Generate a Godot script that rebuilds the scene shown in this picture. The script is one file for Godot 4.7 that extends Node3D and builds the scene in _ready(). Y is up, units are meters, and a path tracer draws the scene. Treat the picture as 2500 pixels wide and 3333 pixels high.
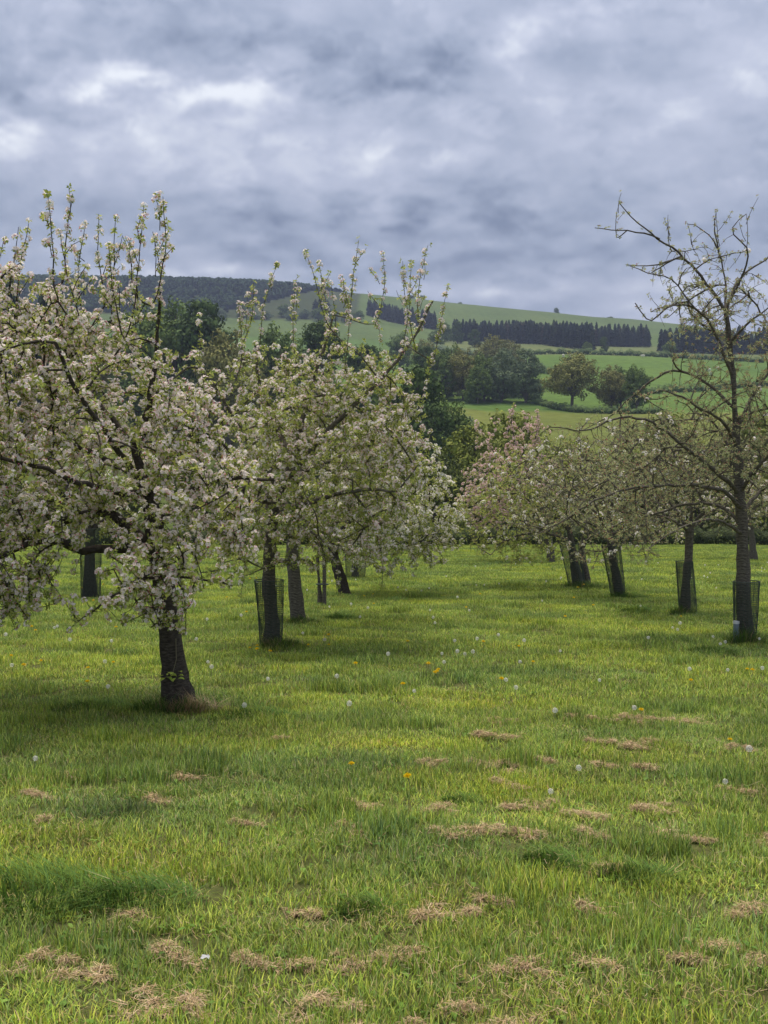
extends Node3D
# An orchard in blossom on a gentle slope, with a valley and a hill behind it, under an overcast sky.
# Camera, sky, sun and exposure come first, then the land, then trees and small things.

const HAY = [[-1.20, -3.77, 0.24], [-1.01, -3.75, 0.09], [-0.74, -3.85, 0.18], [-0.45, -3.81, 0.14], [-0.31, -3.83, 0.10], [-0.12, -3.79, 0.16], [-0.76, -3.47, 0.19], [-0.57, -3.41, 0.10], [-0.19, -3.39, 0.25], [0.05, -3.83, 0.10], [0.50, -3.75, 0.17], [0.37, -3.36, 0.46], [0.20, -4.30, 0.13], [0.33, -4.27, 0.06], [-0.33, -4.33, 0.11], [0.43, -4.38, 0.11], [0.87, -4.25, 0.21], [1.45, -4.25, 0.16], [1.79, -5.21, 0.13], [1.49, -5.24, 0.14], [1.38, -5.32, 0.13], [1.03, -5.30, 0.12], [0.52, -5.36, 0.21], [0.27, -5.36, 0.11], [0.70, -5.30, 0.09], [0.38, -5.30, 0.13], [-0.20, -5.40, 0.20], [-0.69, -5.47, 0.14], [-0.07, -5.86, 0.15], [-0.17, -5.91, 0.12], [0.32, -5.86, 0.15], [0.72, -5.83, 0.12], [0.82, -5.86, 0.15], [1.04, -5.71, 0.17], [1.47, -5.77, 0.16], [1.38, -5.80, 0.10], [0.75, -6.31, 0.25], [0.72, -6.76, 0.24], [0.61, -6.83, 0.16], [0.99, -6.89, 0.11], [0.29, -6.88, 0.14], [1.34, -6.76, 0.11], [1.61, -6.70, 0.12], [2.02, -6.20, 0.21], [0.86, -8.16, 0.19], [1.46, -8.25, 0.22], [1.79, -8.16, 0.26], [2.00, -8.16, 0.19], [2.29, -8.22, 0.22], [0.81, -7.56, 0.30], [1.43, -7.36, 0.10], [1.66, -7.29, 0.24], [1.81, -7.38, 0.10], [2.32, -7.23, 0.20], [-1.18, -6.51, 0.23], [-1.49, -6.47, 0.17], [-1.87, -6.53, 0.16], [-2.06, -6.42, 0.09], [-1.91, -6.02, 0.19], [-1.22, -5.96, 0.12], [-1.73, -5.53, 0.06], [-1.02, -4.29, 0.12], [1.17, -3.91, 0.13], [1.30, -3.75, 0.08], [-0.68, -7.51, 0.11], [0.97, -4.77, 0.10], [1.04, -3.81, 0.11], [0.73, -3.79, 0.13]]
const CLOCKS = [[0.84, -11.33], [0.92, -11.33], [0.77, -11.36], [0.80, -12.45], [0.59, -10.69], [0.24, -9.07], [1.04, -9.46], [1.08, -9.11], [1.23, -7.97], [1.85, -8.18], [1.90, -9.67], [3.67, -13.76], [3.69, -14.12], [3.90, -13.05], [3.72, -12.21], [3.81, -12.29], [2.84, -10.22], [3.19, -10.25], [3.50, -10.22], [0.89, -5.87], [1.90, -6.09], [2.27, -6.80], [1.13, -6.34], [-0.41, -9.80], [-1.71, -10.69], [-1.61, -10.25], [-1.03, -9.77], [-0.25, -8.31], [-1.04, -8.27], [-2.29, -9.18], [-2.11, -6.63], [-3.51, -12.33], [-3.04, -12.33], [-4.14, -13.81], [-2.69, -10.60], [-3.53, -10.45], [1.06, -12.53], [1.56, -12.33], [1.36, -12.96], [0.67, -14.44], [3.00, -12.53], [-0.68, -12.53]]
const YELLOWS = [[0.17, -9.41], [0.43, -10.60], [0.52, -10.31], [0.49, -10.14], [0.45, -10.09], [1.01, -9.58], [2.70, -9.70], [3.43, -10.37], [3.42, -10.25], [2.28, -7.23], [0.15, -6.23], [-0.19, -6.53], [-1.49, -12.29], [-1.22, -11.64], [-0.64, -13.05], [-0.84, -12.41], [1.12, -12.41], [1.49, -12.21], [-2.64, -10.75], [-2.77, -10.37], [-2.58, -9.58], [-0.27, -10.66], [1.92, -8.22], [-1.34, -11.83], [-3.41, -10.97]]
const MASSES = [[-10.65, 17.56, 4.54, 0.57, 0.85], [-13.78, 17.20, 1.91, 0.62, 0.45], [-6.75, 18.29, 2.15, 0.62, 0.45], [-4.90, 17.93, 2.15, 0.48, 0.35], [-18.25, 15.39, 1.79, 0.62, 0.60], [-18.38, 13.77, 2.63, 1.19, 0.20], [6.53, 19.93, 3.10, 1.19, 0.28], [8.37, 20.35, 2.87, 1.43, 0.20], [10.86, 20.61, 4.77, 0.95, 0.12], [0.95, 19.94, 1.91, 0.72, 0.30], [-17.14, 17.94, 3.10, 1.67, -0.50], [-15.97, 16.94, 1.43, 0.95, -0.35], [1.18, 18.20, 2.87, 1.31, -0.55], [0.01, 17.37, 1.91, 0.48, -0.30], [-4.19, 19.29, 4.30, 1.07, -0.30], [-9.94, 20.27, 4.06, 1.19, -0.40], [3.05, 19.72, 1.91, 1.19, -0.25], [11.55, 18.97, 3.82, 0.95, -0.30], [0.01, 14.59, 2.63, 0.72, 0.30], [-4.45, 13.57, 3.82, 0.62, 0.20], [-12.25, 15.44, 5.25, 0.95, 0.20], [13.58, 17.11, 5.25, 0.95, 0.14], [5.16, 17.30, 2.87, 0.53, 0.25], [17.08, 16.34, 2.87, 0.95, 0.08], [-3.04, 15.54, 5.73, 0.95, 0.15], [8.64, 15.40, 6.21, 0.95, 0.10], [-3.05, 12.27, 7.88, 1.07, -0.30], [1.19, 11.84, 4.77, 0.57, -0.30], [5.19, 11.57, 5.25, 0.84, -0.30], [-5.40, 10.23, 7.64, 0.86, -0.35], [7.53, 9.73, 7.16, 0.67, -0.35], [-9.56, 12.56, 2.87, 0.95, -0.20], [4.01, 12.92, 3.82, 0.48, -0.20], [-9.36, 9.06, 4.06, 0.29, 0.55], [-13.00, 8.68, 2.63, 0.33, 0.40], [-16.95, 9.83, 2.87, 0.72, 0.25], [7.54, 8.15, 5.49, 0.33, 0.42], [3.08, 8.62, 2.87, 0.21, 0.25], [17.65, 7.73, 3.34, 0.72, 0.30], [4.02, 10.47, 1.67, 0.24, 0.16], [9.83, 10.57, 2.87, 0.29, 0.14], [0.48, 10.83, 1.43, 0.48, 0.15]]
const TREES = [
	{"key": "front", "x": -1.65, "z": -8.83, "r": [0.2, 0.165, 0.13, 0.118, 0.112, 0.106, 0.095, 0.075, 0.058, 0.045],
		"trunk": [Vector3(0.007, -0.114, 0.000), Vector3(0.005, 0.006, 0.000), Vector3(-0.016, 0.149, 0.000), Vector3(-0.040, 0.373, 0.000), Vector3(-0.060, 0.598, 0.000), Vector3(-0.094, 0.858, 0.000), Vector3(-0.135, 1.193, 0.000), Vector3(-0.197, 1.599, 0.000), Vector3(-0.285, 1.949, 0.000), Vector3(-0.339, 2.114, 0.000)],
		"limbs": [[0.055, 0.018, [Vector3(-0.135, 1.230, 0.000), Vector3(-0.282, 1.312, 0.100), Vector3(-0.440, 1.299, 0.200), Vector3(-0.701, 1.307, 0.300), Vector3(-0.854, 1.398, 0.500), Vector3(-1.032, 1.362, 0.700), Vector3(-1.301, 1.212, 0.900)]],
			[0.06, 0.02, [Vector3(-0.142, 1.267, 0.000), Vector3(-0.399, 1.445, -0.100), Vector3(-0.609, 1.559, -0.200), Vector3(-0.939, 1.508, -0.300), Vector3(-1.317, 1.348, -0.400), Vector3(-1.780, 1.223, -0.500), Vector3(-2.327, 1.184, -0.500)]],
			[0.04, 0.012, [Vector3(-0.115, 1.044, 0.000), Vector3(-0.107, 1.127, 0.250), Vector3(-0.150, 1.141, 0.550), Vector3(-0.220, 1.056, 0.850), Vector3(-0.333, 0.992, 1.000)]],
			[0.034, 0.014, [Vector3(-0.170, 1.452, 0.000), Vector3(0.013, 1.659, 0.100), Vector3(0.266, 1.810, 0.300), Vector3(0.541, 1.868, 0.500), Vector3(0.839, 1.855, 0.700)]],
			[0.034, 0.014, [Vector3(-0.190, 1.562, 0.000), Vector3(-0.234, 1.730, -0.500), Vector3(-0.270, 2.041, -1.000), Vector3(-0.241, 2.377, -1.300)]],
			[0.034, 0.016, [Vector3(-0.226, 1.710, 0.000), Vector3(-0.279, 1.936, 0.400), Vector3(-0.384, 2.241, 0.800), Vector3(-0.524, 2.527, 1.000), Vector3(-0.620, 2.808, 1.100)]],
			[0.04, 0.012, [Vector3(-0.310, 2.022, 0.000), Vector3(-0.218, 2.407, 0.000), Vector3(-0.174, 2.702, -0.050), Vector3(-0.166, 3.000, -0.100), Vector3(-0.147, 3.337, -0.150)]],
			[0.034, 0.012, [Vector3(-0.332, 2.096, 0.000), Vector3(-0.586, 2.344, -0.300), Vector3(-0.901, 2.659, -0.500), Vector3(-1.079, 3.054, -0.600), Vector3(-1.151, 3.441, -0.600)]],
			[0.034, 0.014, [Vector3(-0.261, 1.857, 0.000), Vector3(-0.794, 2.041, -0.500), Vector3(-1.381, 2.243, -0.900), Vector3(-1.900, 2.367, -1.000), Vector3(-2.388, 2.448, -1.000)]],
			[0.034, 0.013, [Vector3(-0.233, 1.710, 0.000), Vector3(-0.483, 1.804, 0.700), Vector3(-0.730, 1.944, 1.100), Vector3(-1.079, 2.041, 1.200), Vector3(-1.458, 2.104, 1.200)]],
			[0.035, 0.011, [Vector3(-0.208, 1.636, 0.000), Vector3(-0.001, 2.041, -0.200), Vector3(0.173, 2.344, -0.300), Vector3(0.288, 2.570, -0.300)]]],
		"env": [[Vector3(-0.954, 2.224, 0.000), Vector3(1.10, 0.92, 1.50)], [Vector3(-1.617, 2.114, 0.000), Vector3(0.96, 0.99, 1.50)], [Vector3(-0.723, 2.989, 0.000), Vector3(0.55, 0.55, 0.80)], [Vector3(-1.271, 2.989, 0.000), Vector3(0.55, 0.55, 0.80)], [Vector3(0.213, 1.753, 0.200), Vector3(0.47, 0.54, 1.00)], [Vector3(0.038, 2.334, 0.000), Vector3(0.33, 0.55, 0.90)], [Vector3(-1.169, 1.276, 0.500), Vector3(0.52, 0.52, 0.90)], [Vector3(-0.079, 1.185, 0.800), Vector3(0.35, 0.43, 0.45)], [Vector3(0.047, 1.006, 0.850), Vector3(0.20, 0.25, 0.30)], [Vector3(0.195, 0.828, 0.900), Vector3(0.09, 0.12, 0.20)], [Vector3(-0.259, 0.979, 0.900), Vector3(0.25, 0.17, 0.35)], [Vector3(-1.039, 0.999, 0.800), Vector3(0.32, 0.23, 0.50)], [Vector3(0.534, 1.319, 0.600), Vector3(0.24, 0.27, 0.50)], [Vector3(-0.649, 1.595, 0.600), Vector3(0.51, 0.27, 0.80)], [Vector3(0.225, 1.450, 0.500), Vector3(0.38, 0.31, 0.70)]],
		"shoots": [[Vector3(-0.832, 3.984, 0.550), Vector3(-0.782, 3.233, 0.550)], [Vector3(-0.961, 4.220, -0.616), Vector3(-1.052, 3.491, -0.616)], [Vector3(-0.673, 3.990, -0.328), Vector3(-0.629, 3.267, -0.328)], [Vector3(-0.517, 3.953, -0.258), Vector3(-0.563, 3.087, -0.258)], [Vector3(-0.122, 3.870, 0.534), Vector3(-0.217, 3.045, 0.534)], [Vector3(-0.044, 4.011, 0.199), Vector3(-0.130, 3.182, 0.199)], [Vector3(-1.198, 3.886, -0.184), Vector3(-1.329, 3.097, -0.184)], [Vector3(-1.295, 3.866, -0.230), Vector3(-1.422, 3.041, -0.230)], [Vector3(-1.160, 3.612, 0.528), Vector3(-1.221, 3.018, 0.528)], [Vector3(-0.774, 3.702, 0.414), Vector3(-0.635, 3.007, 0.414)], [Vector3(-0.875, 3.997, -0.687), Vector3(-0.908, 3.145, -0.687)], [Vector3(-0.467, 3.811, -0.522), Vector3(-0.410, 3.132, -0.522)], [Vector3(-0.192, 3.808, -0.125), Vector3(-0.155, 3.138, -0.125)], [Vector3(-0.374, 3.571, 0.567), Vector3(-0.268, 2.857, 0.567)], [Vector3(-0.611, 0.785, 0.900), Vector3(-0.476, 0.885, 0.900)], [Vector3(0.059, 0.860, 1.000), Vector3(-0.004, 1.058, 1.000)], [Vector3(0.239, 0.761, 1.000), Vector3(0.209, 1.124, 1.000)], [Vector3(0.357, 1.079, 0.900), Vector3(0.260, 1.379, 0.900)], [Vector3(-0.796, 0.973, 0.600), Vector3(-0.896, 1.216, 0.600)], [Vector3(-1.110, 0.765, 0.600), Vector3(-1.208, 1.077, 0.600)]],
		"sec": 200, "twigs": 2700, "blossom": 0.7, "space": 0.048, "scale": 0.74, "kind": "pinkwhite", "seed": 11, "parts": 300},
	{"key": "guarded", "x": -1.30, "z": -12.92, "r": [0.15, 0.115, 0.09, 0.086, 0.082, 0.075, 0.06, 0.05],
		"trunk": [Vector3(0.011, -0.106, 0.000), Vector3(0.001, 0.030, 0.000), Vector3(-0.019, 0.358, 0.000), Vector3(-0.044, 0.739, 0.000), Vector3(-0.042, 1.064, 0.000), Vector3(0.009, 1.497, 0.000), Vector3(0.129, 1.929, 0.000), Vector3(0.281, 2.251, 0.000)],
		"limbs": [[0.05, 0.012, [Vector3(0.091, 1.821, 0.000), Vector3(0.509, 2.357, 0.200), Vector3(0.936, 2.774, 0.300), Vector3(1.355, 3.191, 0.300), Vector3(1.671, 3.618, 0.200), Vector3(1.859, 3.997, 0.100)]],
			[0.05, 0.014, [Vector3(0.009, 1.497, 0.000), Vector3(0.519, 1.730, 0.400), Vector3(0.997, 1.844, 0.700), Vector3(1.454, 1.848, 0.800)]],
			[0.045, 0.014, [Vector3(0.009, 1.551, 0.000), Vector3(-0.392, 1.924, -0.200), Vector3(-0.622, 2.361, -0.300), Vector3(-0.688, 2.803, -0.400)]],
			[0.045, 0.014, [Vector3(0.281, 2.251, 0.000), Vector3(0.384, 2.791, -0.100), Vector3(0.548, 3.329, -0.100), Vector3(0.711, 3.864, -0.100)]],
			[0.045, 0.014, [Vector3(0.227, 2.197, 0.000), Vector3(-0.015, 2.690, -0.300), Vector3(-0.177, 3.127, -0.300), Vector3(-0.229, 3.563, -0.300)]],
			[0.045, 0.014, [Vector3(0.063, 1.659, 0.000), Vector3(-0.085, 1.738, 0.600), Vector3(-0.127, 1.710, 1.100)]],
			[0.045, 0.014, [Vector3(0.173, 1.982, 0.000), Vector3(0.566, 2.138, -0.700), Vector3(1.128, 2.368, -1.100), Vector3(1.597, 2.427, -1.200)]],
			[0.035, 0.01, [Vector3(0.064, 1.821, 0.000), Vector3(-0.530, 2.879, 0.300), Vector3(-0.789, 3.217, 0.300), Vector3(-0.999, 3.165, 0.300), Vector3(-1.211, 2.931, 0.300)]],
			[0.04, 0.012, [Vector3(0.063, 1.605, 0.000), Vector3(0.384, 1.487, 0.700), Vector3(0.655, 1.306, 1.000)]]],
		"env": [[Vector3(0.496, 2.251, 0.000), Vector3(1.24, 1.02, 1.50)], [Vector3(0.102, 1.730, 0.400), Vector3(0.89, 0.63, 1.20)], [Vector3(0.927, 2.894, 0.000), Vector3(0.92, 0.70, 1.10)], [Vector3(0.069, 2.894, 0.000), Vector3(0.70, 0.65, 1.00)], [Vector3(1.410, 2.144, 0.000), Vector3(0.59, 0.86, 1.10)], [Vector3(0.612, 1.296, 0.200), Vector3(1.01, 0.42, 1.00)], [Vector3(-0.294, 1.223, 0.600), Vector3(0.41, 0.36, 0.60)]],
		"shoots": [[Vector3(0.016, 4.565, -0.651), Vector3(-0.209, 3.530, -0.651)], [Vector3(0.431, 4.504, 0.479), Vector3(0.628, 3.807, 0.479)], [Vector3(0.515, 4.550, -0.531), Vector3(0.593, 3.479, -0.531)], [Vector3(0.994, 4.840, -0.700), Vector3(0.876, 3.955, -0.700)], [Vector3(1.292, 4.617, -0.291), Vector3(1.196, 3.785, -0.291)], [Vector3(1.509, 4.404, 0.380), Vector3(1.659, 3.400, 0.380)], [Vector3(1.622, 4.530, -0.417), Vector3(1.501, 3.443, -0.417)], [Vector3(1.809, 4.657, -0.016), Vector3(1.696, 3.774, -0.016)], [Vector3(2.032, 4.194, 0.112), Vector3(1.856, 3.277, 0.112)], [Vector3(0.830, 4.254, 0.196), Vector3(0.857, 3.214, 0.196)], [Vector3(0.680, 4.253, -0.204), Vector3(0.636, 3.203, -0.204)], [Vector3(0.235, 4.383, -0.693), Vector3(0.226, 3.264, -0.693)], [Vector3(-0.123, 4.119, 0.674), Vector3(-0.273, 3.377, 0.674)], [Vector3(-0.458, 4.094, -0.613), Vector3(-0.380, 3.065, -0.613)], [Vector3(-0.784, 3.814, 0.299), Vector3(-0.795, 2.794, 0.299)], [Vector3(1.276, 0.721, 0.300), Vector3(1.224, 1.304, 0.300)], [Vector3(0.800, 0.641, 0.300), Vector3(0.770, 1.224, 0.300)], [Vector3(-0.297, 0.679, 0.600), Vector3(-0.242, 1.249, 0.600)], [Vector3(0.616, 0.933, 0.300), Vector3(0.670, 1.356, 0.300)]],
		"sec": 160, "twigs": 1850, "blossom": 0.48, "space": 0.05, "scale": 0.8, "kind": "pinkwhite", "seed": 22, "parts": 220},
	{"key": "brown", "x": -1.21, "z": -15.70, "r": [0.17, 0.13, 0.105, 0.1, 0.09, 0.075, 0.05],
		"trunk": [Vector3(0.008, -0.118, 0.000), Vector3(-0.005, 0.014, 0.000), Vector3(-0.036, 0.345, 0.000), Vector3(-0.068, 0.742, 0.000), Vector3(-0.080, 1.005, 0.000), Vector3(-0.032, 1.465, 0.000), Vector3(0.101, 1.924, 0.000)],
		"limbs": [[0.05, 0.012, [Vector3(-0.058, 1.334, 0.000), Vector3(0.352, 1.852, -0.200), Vector3(0.878, 2.381, -0.400), Vector3(1.415, 2.785, -0.500)]],
			[0.05, 0.012, [Vector3(-0.032, 1.465, 0.000), Vector3(-0.453, 1.982, -0.300), Vector3(-0.809, 2.381, -0.500)]],
			[0.045, 0.012, [Vector3(0.068, 1.793, 0.000), Vector3(0.234, 2.512, 0.000), Vector3(0.301, 3.162, 0.000)]],
			[0.045, 0.012, [Vector3(-0.059, 1.268, 0.000), Vector3(0.383, 1.425, 0.400), Vector3(0.961, 1.500, 0.600)]]],
		"env": [[Vector3(0.363, 2.120, 0.000), Vector3(1.31, 1.11, 1.40)], [Vector3(1.017, 1.728, 0.000), Vector3(0.92, 0.78, 1.20)], [Vector3(-0.175, 2.646, -0.200), Vector3(0.79, 0.79, 1.00)]],
		"shoots": [[Vector3(-0.501, 3.776, 0.370), Vector3(-0.607, 2.927, 0.370)], [Vector3(0.016, 3.891, 0.483), Vector3(-0.097, 3.047, 0.483)], [Vector3(0.337, 3.997, -0.585), Vector3(0.415, 2.957, -0.585)], [Vector3(1.023, 3.774, 0.389), Vector3(1.032, 2.969, 0.389)]],
		"sec": 60, "twigs": 600, "blossom": 0.35, "space": 0.08, "scale": 1.05, "kind": "white", "seed": 33, "parts": 0},
	{"key": "leaning", "x": -0.73, "z": -20.65, "r": [0.16, 0.13, 0.11, 0.1, 0.09, 0.07, 0.05],
		"trunk": [Vector3(0.042, -0.107, 0.000), Vector3(-0.010, 0.023, 0.000), Vector3(-0.112, 0.432, 0.000), Vector3(-0.215, 0.778, 0.000), Vector3(-0.258, 1.081, 0.000), Vector3(-0.127, 1.513, 0.000), Vector3(0.132, 1.944, 0.000)],
		"limbs": [[0.05, 0.012, [Vector3(-0.249, 1.081, 0.000), Vector3(0.476, 1.600, 0.000), Vector3(1.159, 1.784, 0.300), Vector3(1.743, 1.540, 0.500)]],
			[0.05, 0.012, [Vector3(-0.084, 1.600, 0.000), Vector3(0.647, 2.283, -0.300), Vector3(1.350, 2.808, -0.500)]],
			[0.045, 0.012, [Vector3(-0.214, 1.254, 0.000), Vector3(-0.751, 1.760, -0.300), Vector3(-1.116, 2.104, -0.500)]],
			[0.04, 0.012, [Vector3(0.132, 1.944, 0.000), Vector3(0.391, 2.632, 0.000), Vector3(0.648, 3.146, 0.000)]]],
		"env": [[Vector3(0.993, 1.772, 0.000), Vector3(1.20, 1.29, 1.70)], [Vector3(1.502, 1.439, 0.200), Vector3(0.77, 0.94, 1.30)], [Vector3(0.390, 2.460, 0.000), Vector3(1.03, 0.95, 1.40)], [Vector3(0.820, 0.839, 0.200), Vector3(1.11, 0.51, 1.00)]],
		"shoots": [[Vector3(1.240, 3.263, 0.370), Vector3(1.107, 2.537, 0.370)], [Vector3(0.986, 3.050, 0.483), Vector3(0.841, 2.326, 0.483)], [Vector3(1.706, 2.808, -0.585), Vector3(1.814, 1.929, -0.585)], [Vector3(0.650, 3.304, 0.389), Vector3(0.662, 2.615, 0.389)], [Vector3(2.263, 1.444, 0.300), Vector3(1.753, 1.529, 0.300)], [Vector3(2.180, 0.933, 0.300), Vector3(1.584, 1.104, 0.300)], [Vector3(2.068, 1.944, 0.000), Vector3(1.552, 1.772, 0.000)]],
		"sec": 90, "twigs": 1200, "blossom": 0.5, "space": 0.08, "scale": 1.1, "kind": "white", "seed": 44, "parts": 0},
	{"key": "sapling", "x": -1.09, "z": -18.63, "r": [0.05, 0.04, 0.035, 0.032, 0.028, 0.02],
		"trunk": [Vector3(0.001, -0.057, 0.000), Vector3(0.001, 0.014, 0.000), Vector3(-0.006, 0.351, 0.000), Vector3(-0.028, 0.625, 0.000), Vector3(-0.012, 0.899, 0.000), Vector3(0.036, 1.289, 0.000)],
		"limbs": [[0.02, 0.008, [Vector3(-0.012, 0.899, 0.000), Vector3(0.160, 1.211, 0.000), Vector3(0.317, 1.523, 0.000)]],
			[0.02, 0.008, [Vector3(-0.012, 0.977, 0.000), Vector3(-0.150, 1.367, 0.000), Vector3(-0.227, 1.600, 0.000)]]],
		"env": [[Vector3(0.005, 1.445, 0.000), Vector3(0.43, 0.47, 0.50)]],
		"shoots": [],
		"sec": 10, "twigs": 60, "blossom": 0.3, "space": 0.08, "scale": 1.0, "kind": "white", "seed": 55, "parts": 0},
	{"key": "hidden", "x": -0.66, "z": -25.50, "r": [0.13, 0.1, 0.08, 0.07, 0.05],
		"trunk": [Vector3(0.014, -0.081, 0.000), Vector3(0.004, 0.026, 0.000), Vector3(-0.017, 0.433, 0.000), Vector3(-0.027, 0.861, 0.000), Vector3(0.080, 1.394, 0.000)],
		"limbs": [[0.04, 0.01, [Vector3(-0.016, 0.968, 0.000), Vector3(0.559, 1.501, 0.000), Vector3(1.091, 1.820, 0.000)]],
			[0.04, 0.01, [Vector3(-0.016, 1.074, 0.000), Vector3(-0.505, 1.608, 0.000), Vector3(-0.823, 2.033, 0.000)]]],
		"env": [[Vector3(0.240, 1.820, 0.000), Vector3(1.17, 0.96, 1.20)]],
		"shoots": [],
		"sec": 30, "twigs": 260, "blossom": 0.35, "space": 0.1, "scale": 1.1, "kind": "white", "seed": 66, "parts": 0},
	{"key": "shaded", "x": -5.35, "z": -20.11, "r": [0.2, 0.15, 0.1, 0.09, 0.06],
		"trunk": [Vector3(0.012, -0.081, 0.000), Vector3(0.005, 0.021, 0.000), Vector3(-0.006, 0.427, 0.000), Vector3(0.018, 0.933, 0.000), Vector3(0.069, 1.606, 0.000)],
		"limbs": [[0.05, 0.012, [Vector3(0.021, 1.186, 0.000), Vector3(0.742, 1.774, 0.000), Vector3(1.332, 2.110, 0.000)]],
			[0.05, 0.012, [Vector3(0.021, 1.186, 0.000), Vector3(-0.684, 1.774, 0.000), Vector3(-1.181, 2.110, 0.000)]]],
		"env": [[Vector3(0.073, 1.942, 0.000), Vector3(1.42, 0.92, 1.50)]],
		"shoots": [],
		"sec": 40, "twigs": 300, "blossom": 0.3, "space": 0.1, "scale": 1.1, "kind": "white", "seed": 77, "parts": 0},
	{"key": "sparse", "x": 4.38, "z": -13.37, "r": [0.17, 0.115, 0.092, 0.088, 0.082, 0.076, 0.064, 0.054, 0.044, 0.034, 0.026],
		"trunk": [Vector3(0.014, -0.095, 0.000), Vector3(0.006, 0.018, 0.000), Vector3(-0.022, 0.368, 0.000), Vector3(-0.040, 0.762, 0.000), Vector3(-0.054, 1.267, 0.000), Vector3(-0.097, 1.826, 0.000), Vector3(-0.140, 2.382, 0.000), Vector3(-0.176, 2.881, 0.000), Vector3(-0.223, 3.378, 0.000), Vector3(-0.262, 3.708, 0.000), Vector3(-0.299, 3.982, 0.000)],
		"limbs": [[0.03, 0.006, [Vector3(-0.299, 3.993, 0.000), Vector3(-0.412, 4.146, 0.000), Vector3(-0.710, 4.485, 0.100), Vector3(-0.985, 4.683, 0.200), Vector3(-1.283, 4.851, 0.300), Vector3(-1.473, 5.011, 0.300), Vector3(-1.658, 5.190, 0.350)]],
			[0.016, 0.005, [Vector3(-1.169, 4.791, 0.280), Vector3(-1.390, 4.862, 0.300), Vector3(-1.707, 4.863, 0.400), Vector3(-1.957, 4.885, 0.450)]],
			[0.03, 0.006, [Vector3(-0.299, 3.982, 0.000), Vector3(-0.179, 4.271, -0.100), Vector3(-0.011, 4.480, -0.200), Vector3(0.245, 4.635, -0.300), Vector3(0.501, 4.877, -0.400)]],
			[0.022, 0.005, [Vector3(-0.297, 3.872, 0.000), Vector3(-0.248, 4.285, -0.200), Vector3(-0.263, 4.635, -0.300), Vector3(-0.350, 4.933, -0.400), Vector3(-0.580, 5.101, -0.400), Vector3(-0.665, 5.101, -0.400)]],
			[0.018, 0.005, [Vector3(-0.263, 4.635, -0.300), Vector3(-0.352, 4.970, -0.300), Vector3(-0.345, 5.220, -0.300)]],
			[0.022, 0.005, [Vector3(-0.178, 4.215, -0.100), Vector3(-0.115, 4.549, 0.200), Vector3(-0.204, 4.745, 0.300), Vector3(-0.341, 4.878, 0.300), Vector3(-0.172, 5.074, 0.300)]],
			[0.03, 0.007, [Vector3(-0.198, 3.212, 0.000), Vector3(-0.425, 3.578, 0.200), Vector3(-0.594, 3.836, 0.300), Vector3(-0.841, 4.010, 0.400), Vector3(-1.133, 3.971, 0.500), Vector3(-1.317, 3.812, 0.500), Vector3(-1.496, 4.023, 0.500)]],
			[0.016, 0.005, [Vector3(-0.787, 3.984, 0.400), Vector3(-1.059, 4.302, 0.400), Vector3(-1.351, 4.366, 0.500), Vector3(-1.564, 4.444, 0.500)]],
			[0.016, 0.005, [Vector3(-0.903, 4.603, 0.200), Vector3(-1.144, 4.505, 0.300), Vector3(-1.359, 4.478, 0.300), Vector3(-1.548, 4.489, 0.300)]],
			[0.03, 0.006, [Vector3(-0.170, 2.826, 0.000), Vector3(-0.381, 3.086, -0.200), Vector3(-0.694, 3.290, -0.300), Vector3(-0.952, 3.269, -0.400), Vector3(-1.269, 3.018, -0.500), Vector3(-1.592, 2.735, -0.600), Vector3(-1.881, 2.590, -0.600)]],
			[0.035, 0.006, [Vector3(-0.140, 2.382, 0.000), Vector3(-0.414, 2.678, 0.300), Vector3(-0.798, 2.858, 0.500), Vector3(-1.146, 3.012, 0.600), Vector3(-1.433, 2.954, 0.700)]],
			[0.035, 0.006, [Vector3(-0.108, 2.160, 0.000), Vector3(-0.287, 2.612, -0.300), Vector3(-0.547, 2.899, -0.400)]],
			[0.04, 0.006, [Vector3(-0.086, 1.826, 0.000), Vector3(-0.486, 2.081, 0.300), Vector3(-0.898, 2.378, 0.500), Vector3(-1.354, 2.668, 0.600), Vector3(-1.746, 2.692, 0.700), Vector3(-2.079, 2.558, 0.800), Vector3(-2.512, 2.582, 0.900), Vector3(-2.615, 2.530, 0.900)]],
			[0.04, 0.006, [Vector3(-0.071, 1.603, 0.000), Vector3(-0.346, 1.836, 0.300), Vector3(-0.812, 1.926, 0.600), Vector3(-1.287, 1.931, 0.800), Vector3(-1.727, 1.882, 0.900), Vector3(-2.089, 1.726, 0.900), Vector3(-2.451, 1.491, 0.900), Vector3(-2.815, 1.335, 0.900)]],
			[0.035, 0.006, [Vector3(-0.063, 1.435, 0.000), Vector3(-0.245, 1.650, -0.200), Vector3(-0.587, 1.669, -0.400), Vector3(-1.078, 1.520, -0.500), Vector3(-1.461, 1.398, -0.600), Vector3(-1.926, 1.164, -0.600)]],
			[0.04, 0.008, [Vector3(-0.154, 2.549, 0.000), Vector3(0.039, 2.941, -0.100), Vector3(0.291, 3.282, -0.200), Vector3(0.545, 3.684, -0.300)]],
			[0.04, 0.008, [Vector3(-0.086, 1.826, 0.000), Vector3(0.030, 2.163, 0.300), Vector3(0.279, 2.432, 0.500), Vector3(0.665, 2.536, 0.600)]],
			[0.04, 0.008, [Vector3(-0.070, 1.547, 0.000), Vector3(0.238, 1.816, -0.300), Vector3(0.648, 2.041, -0.500), Vector3(1.207, 2.097, -0.600)]],
			[0.03, 0.006, [Vector3(-0.157, 2.715, 0.000), Vector3(0.072, 2.813, 0.300), Vector3(0.377, 2.858, 0.500)]],
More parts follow.
